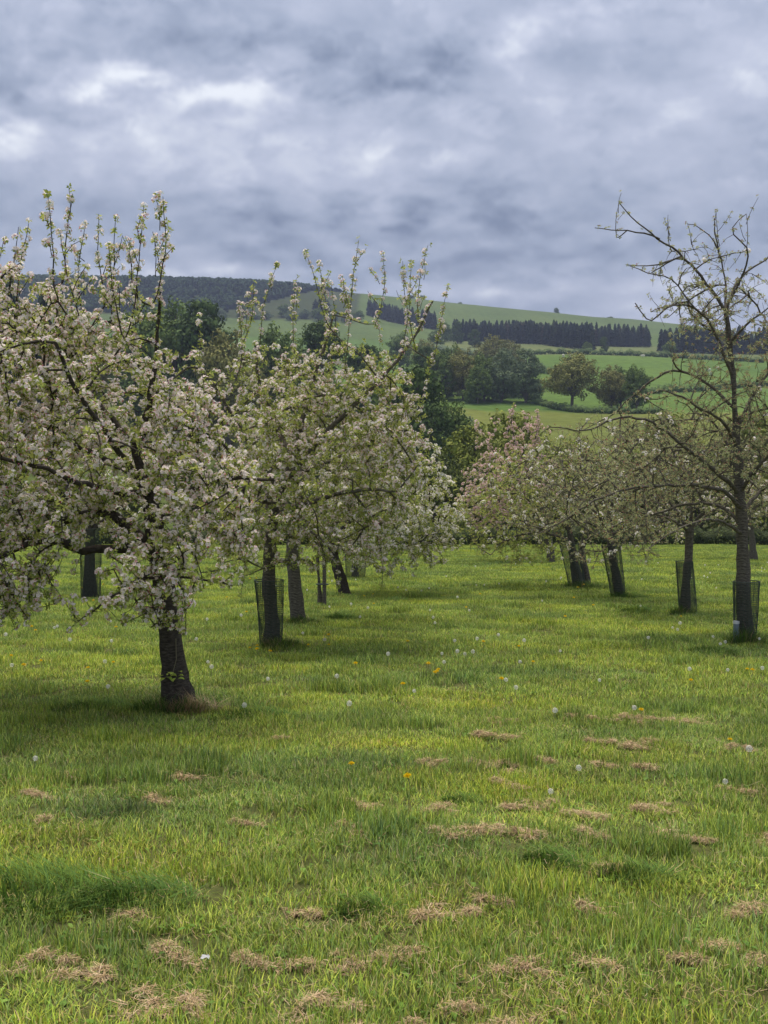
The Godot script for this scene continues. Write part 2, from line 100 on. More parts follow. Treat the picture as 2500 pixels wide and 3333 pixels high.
			[0.03, 0.006, [Vector3(-0.254, 3.598, 0.000), Vector3(-0.108, 3.836, 0.300), Vector3(0.142, 4.023, 0.500)]],
			[0.035, 0.006, [Vector3(-0.055, 1.323, 0.000), Vector3(-0.600, 1.538, 0.800), Vector3(-1.102, 1.516, 1.300), Vector3(-1.574, 1.289, 1.600)]]],
		"env": [[Vector3(-0.339, 3.708, 0.000), Vector3(0.67, 1.00, 1.10)], [Vector3(-0.763, 2.382, 0.000), Vector3(1.06, 0.72, 1.30)], [Vector3(0.126, 2.438, 0.000), Vector3(0.78, 1.11, 1.20)], [Vector3(-1.362, 2.162, 0.200), Vector3(0.93, 0.49, 1.00)], [Vector3(-0.679, 4.256, 0.000), Vector3(0.56, 0.56, 0.70)], [Vector3(-1.651, 1.618, 0.300), Vector3(0.71, 0.38, 0.80)]],
		"shoots": [[Vector3(-0.962, 5.165, -0.172), Vector3(-0.918, 4.733, -0.172)], [Vector3(-0.251, 5.306, -0.619), Vector3(-0.205, 4.840, -0.619)], [Vector3(-0.288, 5.002, 0.659), Vector3(-0.286, 4.576, 0.659)], [Vector3(-0.717, 5.073, -0.209), Vector3(-0.649, 4.746, -0.209)], [Vector3(-1.593, 5.259, 0.043), Vector3(-1.628, 4.873, 0.043)]],
		"sec": 170, "twigs": 1900, "blossom": 0.012, "space": 0.085, "scale": 0.9, "kind": "bud", "seed": 88, "parts": 0},
	{"key": "pale", "x": 4.57, "z": -16.74, "r": [0.13, 0.095, 0.075, 0.068, 0.07, 0.07],
		"trunk": [Vector3(0.004, -0.082, 0.000), Vector3(-0.005, 0.024, 0.000), Vector3(0.003, 0.482, 0.000), Vector3(0.032, 0.904, 0.000), Vector3(0.041, 1.255, 0.000), Vector3(0.025, 1.395, 0.000)],
		"limbs": [[0.045, 0.01, [Vector3(0.034, 1.255, 0.000), Vector3(-0.186, 1.665, -0.200), Vector3(-0.496, 2.014, -0.400), Vector3(-0.764, 2.442, -0.500)]],
			[0.045, 0.01, [Vector3(0.040, 1.325, 0.000), Vector3(0.108, 1.884, 0.000), Vector3(0.031, 2.442, 0.000)]],
			[0.045, 0.01, [Vector3(0.040, 1.290, 0.000), Vector3(0.332, 1.684, 0.200), Vector3(0.708, 2.031, 0.300), Vector3(1.045, 2.305, 0.300)]],
			[0.04, 0.01, [Vector3(0.034, 1.255, 0.000), Vector3(-0.457, 1.500, 0.600), Vector3(-0.997, 1.583, 0.900)]],
			[0.04, 0.01, [Vector3(0.041, 1.255, 0.000), Vector3(0.528, 1.497, -0.700), Vector3(0.909, 1.629, -1.000)]]],
		"env": [[Vector3(-0.036, 2.233, 0.000), Vector3(1.39, 0.87, 1.70)], [Vector3(-0.658, 1.814, 0.000), Vector3(1.05, 0.66, 1.30)], [Vector3(0.597, 1.884, 0.000), Vector3(0.91, 0.73, 1.40)], [Vector3(-0.813, 1.283, 0.400), Vector3(0.68, 0.31, 0.90)]],
		"shoots": [[Vector3(-0.012, 3.120, 0.367), Vector3(0.005, 2.606, 0.367)], [Vector3(-0.360, 3.142, -0.145), Vector3(-0.328, 2.679, -0.145)], [Vector3(0.369, 2.974, 0.682), Vector3(0.445, 2.493, 0.682)]],
		"sec": 100, "twigs": 1500, "blossom": 0.06, "space": 0.115, "scale": 0.95, "kind": "bud", "seed": 99, "parts": 0},
	{"key": "tilted", "x": 4.26, "z": -19.90, "r": [0.14, 0.11, 0.09, 0.085, 0.075, 0.06],
		"trunk": [Vector3(0.022, -0.080, 0.000), Vector3(-0.004, 0.021, 0.000), Vector3(-0.092, 0.440, 0.000), Vector3(-0.163, 0.857, 0.000), Vector3(-0.200, 1.191, 0.000), Vector3(-0.229, 1.524, 0.000)],
		"limbs": [[0.045, 0.01, [Vector3(-0.200, 1.191, 0.000), Vector3(-0.567, 1.681, -0.200), Vector3(-1.041, 2.011, -0.400)]],
			[0.045, 0.01, [Vector3(-0.219, 1.441, 0.000), Vector3(-0.110, 2.105, 0.000), Vector3(-0.035, 2.767, 0.000)]],
			[0.045, 0.01, [Vector3(-0.183, 1.108, 0.000), Vector3(0.265, 1.535, 0.200), Vector3(0.646, 1.949, 0.300)]],
			[0.04, 0.01, [Vector3(-0.183, 1.108, 0.000), Vector3(-0.711, 1.395, 0.600), Vector3(-1.321, 1.414, 0.900)]]],
		"env": [[Vector3(-0.278, 2.271, 0.000), Vector3(1.49, 1.04, 1.80)], [Vector3(-1.019, 1.690, 0.000), Vector3(1.16, 0.79, 1.50)], [Vector3(0.310, 1.607, 0.000), Vector3(0.99, 0.79, 1.40)], [Vector3(-0.241, 0.884, 0.300), Vector3(1.06, 0.37, 0.90)]],
		"shoots": [[Vector3(-0.443, 3.331, 0.367), Vector3(-0.427, 2.794, 0.367)], [Vector3(-0.758, 3.184, -0.145), Vector3(-0.722, 2.703, -0.145)], [Vector3(-0.106, 3.319, 0.682), Vector3(-0.019, 2.815, 0.682)]],
		"sec": 100, "twigs": 1500, "blossom": 0.08, "space": 0.12, "scale": 1.0, "kind": "bud", "seed": 101, "parts": 0},
	{"key": "twin", "x": 4.01, "z": -22.75, "r": [0.17, 0.13, 0.1, 0.09, 0.08, 0.06],
		"trunk": [Vector3(0.025, -0.074, 0.000), Vector3(-0.005, 0.022, 0.000), Vector3(-0.074, 0.366, 0.000), Vector3(-0.154, 0.796, 0.000), Vector3(-0.206, 1.224, 0.000), Vector3(-0.256, 1.605, 0.000)],
		"limbs": [[0.1, 0.06, [Vector3(0.167, 0.060, 0.000), Vector3(0.136, 0.318, 0.000), Vector3(0.066, 0.652, 0.000), Vector3(0.100, 1.034, 0.000), Vector3(0.267, 1.510, 0.000)]],
			[0.045, 0.01, [Vector3(-0.186, 1.129, 0.000), Vector3(-0.683, 1.605, 0.000), Vector3(-1.255, 1.890, 0.000)]],
			[0.045, 0.01, [Vector3(-0.246, 1.510, 0.000), Vector3(-0.309, 2.174, 0.000), Vector3(-0.409, 2.837, 0.000)]],
			[0.04, 0.01, [Vector3(-0.156, 0.939, 0.000), Vector3(-0.939, 1.164, 0.500), Vector3(-1.621, 1.002, 0.800), Vector3(-1.904, 0.735, 0.900)]]],
		"env": [[Vector3(-0.498, 2.174, 0.000), Vector3(1.52, 1.04, 1.80)], [Vector3(-1.442, 1.510, 0.000), Vector3(1.23, 0.85, 1.60)], [Vector3(0.169, 1.795, 0.000), Vector3(1.04, 0.81, 1.40)], [Vector3(-1.284, 0.821, 0.300), Vector3(1.12, 0.42, 1.10)]],
		"shoots": [[Vector3(-0.747, 2.928, 0.367), Vector3(-0.731, 2.399, 0.367)], [Vector3(-0.198, 3.122, -0.145), Vector3(-0.158, 2.651, -0.145)], [Vector3(-0.059, 3.017, 0.682), Vector3(0.038, 2.520, 0.682)]],
		"sec": 100, "twigs": 1500, "blossom": 0.13, "space": 0.115, "scale": 1.05, "kind": "white", "seed": 112, "parts": 0},
	{"key": "pink", "x": 5.02, "z": -33.30, "r": [0.16, 0.13, 0.11, 0.1, 0.08],
		"trunk": [Vector3(0.002, -0.093, 0.000), Vector3(0.001, 0.033, 0.000), Vector3(-0.060, 0.633, 0.000), Vector3(-0.218, 1.330, 0.000), Vector3(-0.432, 2.025, 0.000)],
		"limbs": [[0.05, 0.012, [Vector3(-0.361, 1.886, 0.000), Vector3(-0.577, 2.996, 0.000), Vector3(-0.446, 3.964, 0.000), Vector3(-0.450, 4.516, 0.000)]],
			[0.05, 0.012, [Vector3(-0.432, 2.025, 0.000), Vector3(-0.995, 3.273, 0.000), Vector3(-1.209, 4.240, 0.000), Vector3(-1.115, 4.723, 0.000)]],
			[0.05, 0.012, [Vector3(-0.360, 1.747, 0.000), Vector3(-1.408, 2.858, 0.000), Vector3(-1.967, 3.688, 0.000), Vector3(-2.246, 4.171, 0.000)]],
			[0.04, 0.01, [Vector3(-0.289, 1.469, 0.000), Vector3(-1.544, 2.303, 0.000), Vector3(-2.656, 2.719, 0.000)]],
			[0.04, 0.01, [Vector3(-0.360, 1.747, 0.000), Vector3(0.394, 2.858, 0.000), Vector3(0.804, 3.550, 0.000)]]],
		"env": [[Vector3(-1.128, 2.442, 0.000), Vector3(1.53, 1.11, 1.60)], [Vector3(-0.720, 3.550, 0.000), Vector3(0.83, 0.97, 0.90)], [Vector3(-1.819, 1.747, 0.000), Vector3(1.25, 0.97, 1.20)]],
		"shoots": [[Vector3(-1.144, 4.753, 0.247), Vector3(-1.425, 3.737, 0.247)], [Vector3(-0.532, 4.561, 0.599), Vector3(-0.496, 3.664, 0.599)], [Vector3(-2.298, 4.195, 0.619), Vector3(-2.288, 3.422, 0.619)], [Vector3(-1.592, 4.375, 0.093), Vector3(-1.944, 3.569, 0.093)], [Vector3(-0.878, 4.512, 0.106), Vector3(-0.602, 3.694, 0.106)], [Vector3(-2.546, 2.794, 0.387), Vector3(-2.437, 1.661, 0.387)], [Vector3(-1.818, 3.689, -0.108), Vector3(-1.898, 2.532, -0.108)]],
		"sec": 50, "twigs": 700, "blossom": 0.92, "space": 0.1, "scale": 1.3, "kind": "pink", "seed": 123, "parts": 0},
	{"key": "edge", "x": 11.42, "z": -34.19, "r": [0.17, 0.13, 0.11, 0.1, 0.08],
		"trunk": [Vector3(0.014, -0.114, 0.000), Vector3(-0.003, 0.029, 0.000), Vector3(-0.056, 0.603, 0.000), Vector3(-0.137, 1.175, 0.000), Vector3(-0.119, 1.747, 0.000)],
		"limbs": [[0.05, 0.012, [Vector3(-0.111, 1.318, 0.000), Vector3(-0.865, 2.032, 0.000), Vector3(-1.584, 2.460, 0.000)]],
			[0.05, 0.012, [Vector3(-0.114, 1.461, 0.000), Vector3(0.558, 2.175, 0.000), Vector3(1.262, 2.602, 0.000)]]],
		"env": [[Vector3(-0.152, 2.032, 0.000), Vector3(1.71, 1.00, 1.80)], [Vector3(-2.042, 0.747, -2.000), Vector3(0.75, 0.38, 0.80)]],
		"shoots": [],
		"sec": 30, "twigs": 400, "blossom": 0.45, "space": 0.12, "scale": 1.2, "kind": "pinkwhite", "seed": 134, "parts": 0},
]
const PROFILE = [[0.0, 0.0], [48.0, -2.4], [60.0, -3.3], [75.0, -4.6], [100.0, -5.3], [130.0, -3.2], [170.0, 5.2], [210.0, 9.9], [330.0, 26.0], [400.0, 36.6]]
const CREST = [[-900.0, 129.0], [-400.0, 140.0], [-198.0, 141.0], [-131.0, 140.0], [-71.0, 136.0], [-11.0, 129.0], [27.0, 125.0], [64.0, 119.0], [139.0, 114.0], [177.0, 110.0], [229.0, 103.6], [274.0, 95.0], [311.0, 85.6], [450.0, 60.0], [900.0, 24.0]]
const RISE = [[0.0, 0.0], [0.24, 0.19], [0.6, 0.55], [0.85, 0.9], [1.0, 1.0]]

var rng := RandomNumberGenerator.new()
var taken := {}
var M := {}
var bumps := FastNoiseLite.new()
var patchy := FastNoiseLite.new()
var streaks := FastNoiseLite.new()

# ---------------------------------------------------------------- helpers
func rf(a: float, b: float) -> float:
	return rng.randf_range(a, b)

func ramp(pts: Array, x: float) -> float:
	if x <= pts[0][0]:
		return pts[0][1]
	for i in range(1, pts.size()):
		if x <= pts[i][0]:
			var t: float = (x - pts[i - 1][0]) / (pts[i][0] - pts[i - 1][0])
			return lerpf(pts[i - 1][1], pts[i][1], t)
	return pts[-1][1]

func rough_height(x: float, d: float) -> float:
	if d <= 0.0:
		return -0.05 * d
	if d <= 400.0:
		return ramp(PROFILE, d)
	var c := ramp(CREST, x)
	if d <= 900.0:
		return 36.6 + (c - 36.6) * ramp(RISE, (d - 400.0) / 500.0)
	return c - (d - 900.0) * 0.06

func ground_y(x: float, z: float) -> float:
	var d := -z
	if d < 50.0:
		return -0.05 * d + bumps.get_noise_2d(x * 6.0, z * 6.0) * 0.035 + bumps.get_noise_2d(x * 25.0, z * 25.0) * 0.012
	var w := d * 0.05
	var s := (rough_height(x - w, d - w) + rough_height(x + w, d + w) + 2.0 * rough_height(x, d) + rough_height(x - w, d + w) + rough_height(x + w, d - w)) / 6.0
	var k := clampf((d - 50.0) / 15.0, 0.0, 1.0)
	s = lerpf(-0.05 * d, s, k)
	return s + bumps.get_noise_2d(x * 0.12, z * 0.12) * clampf((d - 60.0) / 200.0, 0.0, 1.0) * 2.0

func on_ground(x: float, z: float) -> Vector3:
	return Vector3(x, ground_y(x, z), z)

func numbered(called: String) -> String:
	var n: int = taken.get(called, 0)
	taken[called] = n + 1
	return called if n == 0 else "%s_%03d" % [called, n]

func tag(o: Node, label: String, category: String, group := "", kind := ""):
	if label:
		o.set_meta("label", label)
	if category:
		o.set_meta("category", category)
	if group:
		o.set_meta("group", group)
	if kind:
		o.set_meta("kind", kind)

func thing(called: String, where: Vector3, label: String, category: String, group := "") -> Node3D:
	var o := Node3D.new()
	o.name = numbered(called)
	add_child(o)
	o.position = where
	tag(o, label, category, group)
	return o

func put(called: String, mesh: Mesh, mat: Material, parent: Node, kind := "") -> MeshInstance3D:
	var o := MeshInstance3D.new()
	o.name = numbered(called) if parent == self else called
	o.mesh = mesh
	if mat:
		o.material_override = mat
	if kind:
		o.set_meta("kind", kind)
	parent.add_child(o, true)
	return o

func scatter(called: String, mesh: Mesh, mat: Material, places: Array, tints: Array, parent: Node) -> MultiMeshInstance3D:
	var mm := MultiMesh.new()
	mm.transform_format = MultiMesh.TRANSFORM_3D
	mm.use_colors = tints.size() > 0
	mm.mesh = mesh
	mm.instance_count = places.size()
	for i in places.size():
		mm.set_instance_transform(i, places[i])
		if tints.size():
			mm.set_instance_color(i, tints[i])
	var o := MultiMeshInstance3D.new()
	o.name = numbered(called) if parent == self else called
	o.multimesh = mm
	o.material_override = mat
	o.set_meta("kind", "stuff")
	parent.add_child(o, true)
	return o

# A mesh under construction: vertices, normals, colours and triangles
class Shape:
	var v := PackedVector3Array()
	var n := PackedVector3Array()
	var c := PackedColorArray()
	var i := PackedInt32Array()
	func tri(a: Vector3, b: Vector3, d: Vector3, nn: Vector3, col: Color):
		if (d - a).cross(b - a).dot(nn) < 0.0:
			var hold := b
			b = d
			d = hold
		var k := v.size()
		v.append(a); v.append(b); v.append(d)
		n.append(nn); n.append(nn); n.append(nn)
		c.append(col); c.append(col); c.append(col)
		i.append(k); i.append(k + 1); i.append(k + 2)
	func quad(a: Vector3, b: Vector3, d: Vector3, e: Vector3, nn: Vector3, col: Color):
		tri(a, b, d, nn, col)
		tri(a, d, e, nn, col)
	func mesh() -> ArrayMesh:
		var m := ArrayMesh.new()
		if v.is_empty():
			return m
		var a := []
		a.resize(Mesh.ARRAY_MAX)
		a[Mesh.ARRAY_VERTEX] = v
		a[Mesh.ARRAY_NORMAL] = n
		a[Mesh.ARRAY_COLOR] = c
		a[Mesh.ARRAY_INDEX] = i
		m.add_surface_from_arrays(Mesh.PRIMITIVE_TRIANGLES, a)
		return m
	# a tube along points, with a radius at each
	func tube(pts: PackedVector3Array, radii: PackedFloat32Array, sides: int, col: Color, cap := true):
		var side := Vector3.RIGHT
		var base := v.size()
		var m := pts.size()
		for k in m:
			var dir := (pts[mini(k + 1, m - 1)] - pts[maxi(k - 1, 0)]).normalized()
			side = side - dir * side.dot(dir)
			if side.length_squared() < 0.001:
				side = dir.cross(Vector3(0.3, 0.2, 0.9))
			side = side.normalized()
			var up := dir.cross(side)
			for s in sides:
				var a := TAU * s / sides
				var o := side * cos(a) + up * sin(a)
				v.append(pts[k] + o * radii[k])
				n.append(o)
				c.append(col)
		for k in m - 1:
			for s in sides:
				var p := base + k * sides + s
				var q := base + k * sides + (s + 1) % sides
				i.append(p); i.append(p + sides); i.append(q)
				i.append(q); i.append(p + sides); i.append(q + sides)
		if cap:
			var e := v.size()
			v.append(pts[m - 1]); n.append((pts[m - 1] - pts[m - 2]).normalized()); c.append(col)
			for s in sides:
				i.append(base + (m - 1) * sides + s); i.append(e); i.append(base + (m - 1) * sides + (s + 1) % sides)
	# a folded leaf with a midrib, from its stalk outwards
	func leaf(at: Vector3, dir: Vector3, up: Vector3, long: float, wide: float, col: Color):
		var side := dir.cross(up).normalized()
		var nn := side.cross(dir).normalized()
		var b := at + dir * long * 0.35 - nn * long * 0.02
		var e := at + dir * long * 0.72 - nn * long * 0.09
		var tip := at + dir * long - nn * long * 0.22
		var f := nn * wide * 0.22
		var l1 := b + side * wide * 0.5 + f
		var l2 := e + side * wide * 0.4 + f
		var r1 := b - side * wide * 0.5 + f
		var r2 := e - side * wide * 0.4 + f
		var nl := (nn - side * 0.4).normalized()
		var nr := (nn + side * 0.4).normalized()
		tri(at, l1, b, nl, col); quad(b, l1, l2, e, nl, col); tri(e, l2, tip, nl, col)
		tri(at, b, r1, nr, col); quad(b, e, r2, r1, nr, col); tri(e, tip, r2, nr, col)
	# an open flower of five cupped petals
	func flower(at: Vector3, up: Vector3, r: float, turn: float, col: Color, eye: Color):
		var s := up.cross(Vector3(0.31, 0.17, 0.93)).normalized()
		var t := up.cross(s)
		for k in 5:
			var a := turn + TAU * k / 5.0
			var d := s * cos(a) + t * sin(a)
			var w := up.cross(d)
			var m := at + d * r * 0.62 + up * r * 0.16
			var tip := at + d * r + up * r * 0.42
			var l := m + w * r * 0.42 + up * r * 0.14
			var q := m - w * r * 0.42 + up * r * 0.14
			var nn := (up - d * 0.35).normalized()
			tri(at, l, m, (nn - w * 0.2).normalized(), col); tri(at, m, q, (nn + w * 0.2).normalized(), col)
			tri(m, l, tip, (nn - w * 0.2).normalized(), col); tri(m, tip, q, (nn + w * 0.2).normalized(), col)
		for k in 3:
			var a := TAU * k / 3.0
			tri(at + up * r * 0.34, at + (s * cos(a) + t * sin(a)) * r * 0.16 + up * r * 0.2, at + (s * cos(a + 2.1) + t * sin(a + 2.1)) * r * 0.16 + up * r * 0.2, up, eye)
	# a small closed bud or knob
	func knob(at: Vector3, up: Vector3, r: float, long: float, col: Color):
		var s := up.cross(Vector3(0.31, 0.17, 0.93)).normalized()
		var t := up.cross(s)
		for k in 4:
			var d := s * cos(TAU * k / 4.0) + t * sin(TAU * k / 4.0)
			var e := s * cos(TAU * (k + 1) / 4.0) + t * sin(TAU * (k + 1) / 4.0)
			var nn := (d + e).normalized()
			tri(at - up * long * 0.5, at + d * r, at + e * r, (nn - up * 0.5).normalized(), col)
			tri(at + up * long * 0.5, at + e * r, at + d * r, (nn + up * 0.5).normalized(), col)

func rand_dir() -> Vector3:
	while true:
		var p := Vector3(rf(-1, 1), rf(-1, 1), rf(-1, 1))
		var l := p.length_squared()
		if l < 1.0 and l > 0.01:
			return p / sqrt(l)
	return Vector3.UP

func facing(dir: Vector3, spin: float, s: Vector3) -> Basis:
	var y := dir.normalized()
	var x := y.cross(Vector3(0.12, 0.31, 0.94)).normalized()
	return Basis(x, y, x.cross(y)).rotated(y, spin) * Basis.from_scale(s)

func shade(c: Color, spread: float) -> Color:
	var k := 1.0 + rf(-spread, spread)
	return Color(c.r * k * (1.0 + rf(-0.06, 0.06)), c.g * k, c.b * k * (1.0 + rf(-0.08, 0.08)))

func soft(rough: float, through: float) -> StandardMaterial3D:
	var m := StandardMaterial3D.new()
	m.vertex_color_use_as_albedo = true
	m.roughness = rough
	m.cull_mode = BaseMaterial3D.CULL_DISABLED
	m.metallic_specular = 0.2
	if through > 0.0:
		m.backlight_enabled = true
		m.backlight = Color(through, through, through)
	return m

func noise_texture(freq: float, dark: Color, light: Color, seed_: int, normal := false, size := 512) -> NoiseTexture2D:
	var f := FastNoiseLite.new()
	f.noise_type = FastNoiseLite.TYPE_SIMPLEX_SMOOTH
	f.seed = seed_
	f.frequency = freq
	f.fractal_octaves = 5
	var t := NoiseTexture2D.new()
	t.width = size
	t.height = size
	t.seamless = true
	t.noise = f
	if normal:
		t.as_normal_map = true
		t.bump_strength = 6.0
	else:
		var g := Gradient.new()
		g.set_color(0, dark)
		g.set_color(1, light)
		t.color_ramp = g
	return t

func bark(dark: Color, light: Color, seed_: int) -> StandardMaterial3D:
	var m := StandardMaterial3D.new()
	m.albedo_texture = noise_texture(0.02, dark.linear_to_srgb(), light.linear_to_srgb(), seed_)
	m.normal_enabled = true
	m.normal_texture = noise_texture(0.03, dark, light, seed_ + 1, true)
	m.normal_scale = 1.2
	m.uv1_triplanar = true
	m.uv1_scale = Vector3(1.6, 4.5, 1.6)
	m.roughness = 0.92
	m.metallic_specular = 0.25
	return m

# ---------------------------------------------------------------- sky
# Cloud brightness in a direction. The MASSES that the photograph shows are soft ellipses (azimuth, elevation, half sizes in degrees, strength); the rest is noise.

func make_sky() -> ImageTexture:
	var w := 2560
	var h := 1280
	var big := FastNoiseLite.new()
	big.noise_type = FastNoiseLite.TYPE_SIMPLEX_SMOOTH
	big.seed = 7
	big.frequency = 1.0
	big.fractal_octaves = 5
	big.fractal_gain = 0.52
	big.domain_warp_enabled = true
	big.domain_warp_type = FastNoiseLite.DOMAIN_WARP_SIMPLEX
	big.domain_warp_amplitude = 0.5
	big.domain_warp_frequency = 0.9
	big.domain_warp_fractal_octaves = 3
	var data := PackedFloat32Array()
	data.resize(w * h * 3)
	var lows := [Color(0.074, 0.092, 0.134), Color(0.129, 0.150, 0.198), Color(0.191, 0.208, 0.259), Color(0.308, 0.322, 0.350)]
	for r in h:
		var e := PI * (0.5 - (r + 0.5) / h)
		var deg := rad_to_deg(e)
		if deg < 0.0:
			for q in w:
				var k := (r * w + q) * 3
				data[k] = 0.14; data[k + 1] = 0.16; data[k + 2] = 0.20
			continue
		var near := []
		for m in MASSES:
			if absf(deg - m[1]) < 3.0 * m[3]:
				near.append(m)
		var ce := cos(e)
		var se := sin(e)
		var lift := 0.92 + 0.22 * minf(se / 0.38, 1.0) + 0.95 * maxf(0.0, se - 0.38)
		for q in w:
			var az := wrapf(TAU * (q + 0.5) / w, -PI, PI)
			var f := 1.0 / (se + 0.34)
			var px := sin(az) * ce * f
			var pz := -cos(az) * ce * f
			var puff := 1.0 - 2.2 * absf(big.get_noise_2d(px * 3.2 + 17.0, pz * 4.6 - 8.0 - se * 3.0))
			var t := 0.455 + 0.22 * big.get_noise_2d(px * 2.0 + 11.0, pz * 2.4 + 5.0 - se * 2.0) + 0.14 * puff - 0.13 * exp(-pow((deg - 10.5) / 3.5, 2.0)) + 0.17 * big.get_noise_2d(px * 8.0, pz * 11.0 + 9.0 - se * 8.0)
			# overlapping cloud banks: each brightens towards one edge and stops there
			var layer := 2.7 * big.get_noise_2d(px * 1.7 - 21.0, pz * 2.6 + 13.0 - se * 2.0) + 5.0
			layer -= floorf(layer)
			t += 0.15 * ((layer if layer < 0.86 else (1.0 - layer) / 0.14 * 0.86) - 0.43)
			if near.size():
				var a := rad_to_deg(az)
				if absf(a) < 40.0:
					var wob := 3.2 * big.get_noise_2d(a * 0.14 + 40.0, deg * 0.30)
					var wob2 := 1.6 * big.get_noise_2d(a * 0.16, deg * 0.42 + 70.0)
					var fray := 0.62 + 0.9 * big.get_noise_2d(a * 0.28 + 90.0, deg * 0.7)
					for m in near:
						var u: float = (a + wob - m[0]) / m[2]
						var v2: float = (deg + wob2 * minf(m[3], 0.9) - m[1]) / m[3]
						var g: float = u * u + v2 * v2
						if g < 9.0:
							t += m[4] * 0.8 * exp(-g * 0.7) * fray
			t = clampf(0.45 + (t - 0.45) * 0.98, 0.0, 1.0)
			var c: Color
			if t < 0.33:
				c = lows[0].lerp(lows[1], t / 0.33)
			elif t < 0.66:
				c = lows[1].lerp(lows[2], (t - 0.33) / 0.33)
			else:
				c = lows[2].lerp(lows[3], (t - 0.66) / 0.34)
			var k := (r * w + q) * 3
			data[k] = c.r * lift; data[k + 1] = c.g * lift; data[k + 2] = c.b * lift
	return ImageTexture.create_from_image(Image.create_from_data(w, h, false, Image.FORMAT_RGBF, data.to_byte_array()))

# ---------------------------------------------------------------- land
const LAWN_X = 26.0

func field_colour(x: float, d: float) -> Color:
	var n := patchy.get_noise_2d(x * 0.5, d * 0.5)
	var c: Color
	if d < 51.0:
		c = Color(0.075, 0.105, 0.025)
	elif d < 150.0:
		c = Color(0.10, 0.13, 0.035)
	elif d < 203.0 + 0.35 * (x - 34.0) * -1.0:
		c = Color(0.165, 0.19, 0.05)
	elif d < 390.0 + 0.3 * maxf(0.0, 40.0 - x):
		c = Color(0.115, 0.185, 0.045)
	elif d < 515.0:
		c = Color(0.150, 0.180, 0.075) if x > 20.0 else Color(0.11, 0.175, 0.05)
	else:
		c = Color(0.110, 0.155, 0.055)
		if x < -18.0 and d > 640.0:
			c = Color(0.06, 0.075, 0.035)
	var k := 1.0 + 0.16 * n + 0.10 * patchy.get_noise_2d(x * 3.0, d * 3.0)
	return Color(c.r * k * (1.0 + 0.06 * n), c.g * k, c.b * k)

func sheet(xs: Array, ds: Array, sink: Callable) -> ArrayMesh:
	var s := Shape.new()
	for d in ds:
		for x in xs:
			var y: float = ground_y(x, -d) - sink.call(x, d)
			var ex := 0.02 * maxf(5.0, d)
			s.v.append(Vector3(x, y, -d))
			s.n.append(Vector3(ground_y(x - ex, -d) - ground_y(x + ex, -d), 2.0 * ex, ground_y(x, -d - ex) - ground_y(x, -d + ex)).normalized())
			s.c.append(field_colour(x, d))
	var w := xs.size()
	for j in ds.size() - 1:
		for k in w - 1:
			var p := j * w + k
			s.i.append(p); s.i.append(p + w); s.i.append(p + 1)
			s.i.append(p + 1); s.i.append(p + w); s.i.append(p + w + 1)
	return s.mesh()

func build_land():
	var xs := []
	var ds := []
	for k in range(-60, 61):
		xs.append(signf(k) * (absf(k) * 3.0 + pow(absf(k) / 60.0, 3.0) * 1100.0))
	var d := -60.0
	while d < 1700.0:
		ds.append(d)
		d += 9.0 if d < 40.0 else (2.0 if d < 60.0 else (4.0 + (d - 60.0) * 0.012))
	var grain := StandardMaterial3D.new()
	grain.vertex_color_use_as_albedo = true
	grain.roughness = 0.95
	grain.metallic_specular = 0.1
	grain.albedo_texture = noise_texture(0.012, Color(0.80, 0.80, 0.78), Color(1, 1, 1), 4)
	grain.uv1_triplanar = true
	grain.uv1_world_triplanar = true
	grain.uv1_scale = Vector3(0.045, 0.045, 0.045)
	tag(put("hillside", sheet(xs, ds, func(_x, dd): return 0.3 if dd < 50.0 else 0.0), grain, self), "green valley fields rising to a long hill", "hillside", "", "structure")
	xs = []
	ds = []
	var x := -LAWN_X
	while x <= LAWN_X:
		xs.append(x)
		x += 0.3
	d = -4.0
	while d <= 52.0:
		ds.append(d)
		d += 0.3
	var soil := StandardMaterial3D.new()
	soil.albedo_texture = noise_texture(0.02, Color(0.055, 0.060, 0.022).linear_to_srgb(), Color(0.12, 0.125, 0.045).linear_to_srgb(), 14)
	soil.uv1_triplanar = true
	soil.uv1_world_triplanar = true
	soil.uv1_scale = Vector3(0.9, 0.9, 0.9)
	soil.roughness = 0.97
	soil.metallic_specular = 0.1
	tag(put("lawn", sheet(xs, ds, func(_x, _d): return 0.0), soil, self), "mown orchard lawn sloping gently away from the viewer", "lawn", "", "structure")

# ---------------------------------------------------------------- grass
const GREENS = [Color(0.272, 0.362, 0.055), Color(0.208, 0.308, 0.048), Color(0.150, 0.248, 0.052), Color(0.385, 0.440, 0.085), Color(0.200, 0.278, 0.090)]
const STRAWS = [Color(0.50, 0.38, 0.22), Color(0.40, 0.28, 0.15), Color(0.58, 0.44, 0.28), Color(0.44, 0.30, 0.18)]

func blade(s: Shape, at: Vector3, turn: float, h: float, lean: float, w: float, col: Color):
	var dir := Vector3(cos(turn), 0, sin(turn))
	var side := Vector3(-dir.z, 0, dir.x) * w * 0.5
	var m := at + Vector3(0, h * 0.6, 0) + dir * lean * 0.32
	var tip := at + Vector3(0, h, 0) + dir * lean
	var n0 := (dir * -1.0 + Vector3(0, 0.3, 0)).normalized()
	var n1 := (dir * -(h / maxf(h, lean)) + Vector3(0, 0.4 + lean / maxf(h, 0.01), 0)).normalized()
	var k := s.v.size()
	for p in [at - side, at + side, m - side * 0.85, m + side * 0.85, tip]:
		s.v.append(p)
		s.c.append(col)
	for nn in [n0, n0, n1, n1, n1]:
		s.n.append(nn)
	for t in ([0, 1, 2, 1, 3, 2, 2, 3, 4] if (m - at).cross(side).dot(n0) > 0.0 else [0, 2, 1, 1, 2, 3, 2, 4, 3]):
		s.i.append(k + t)

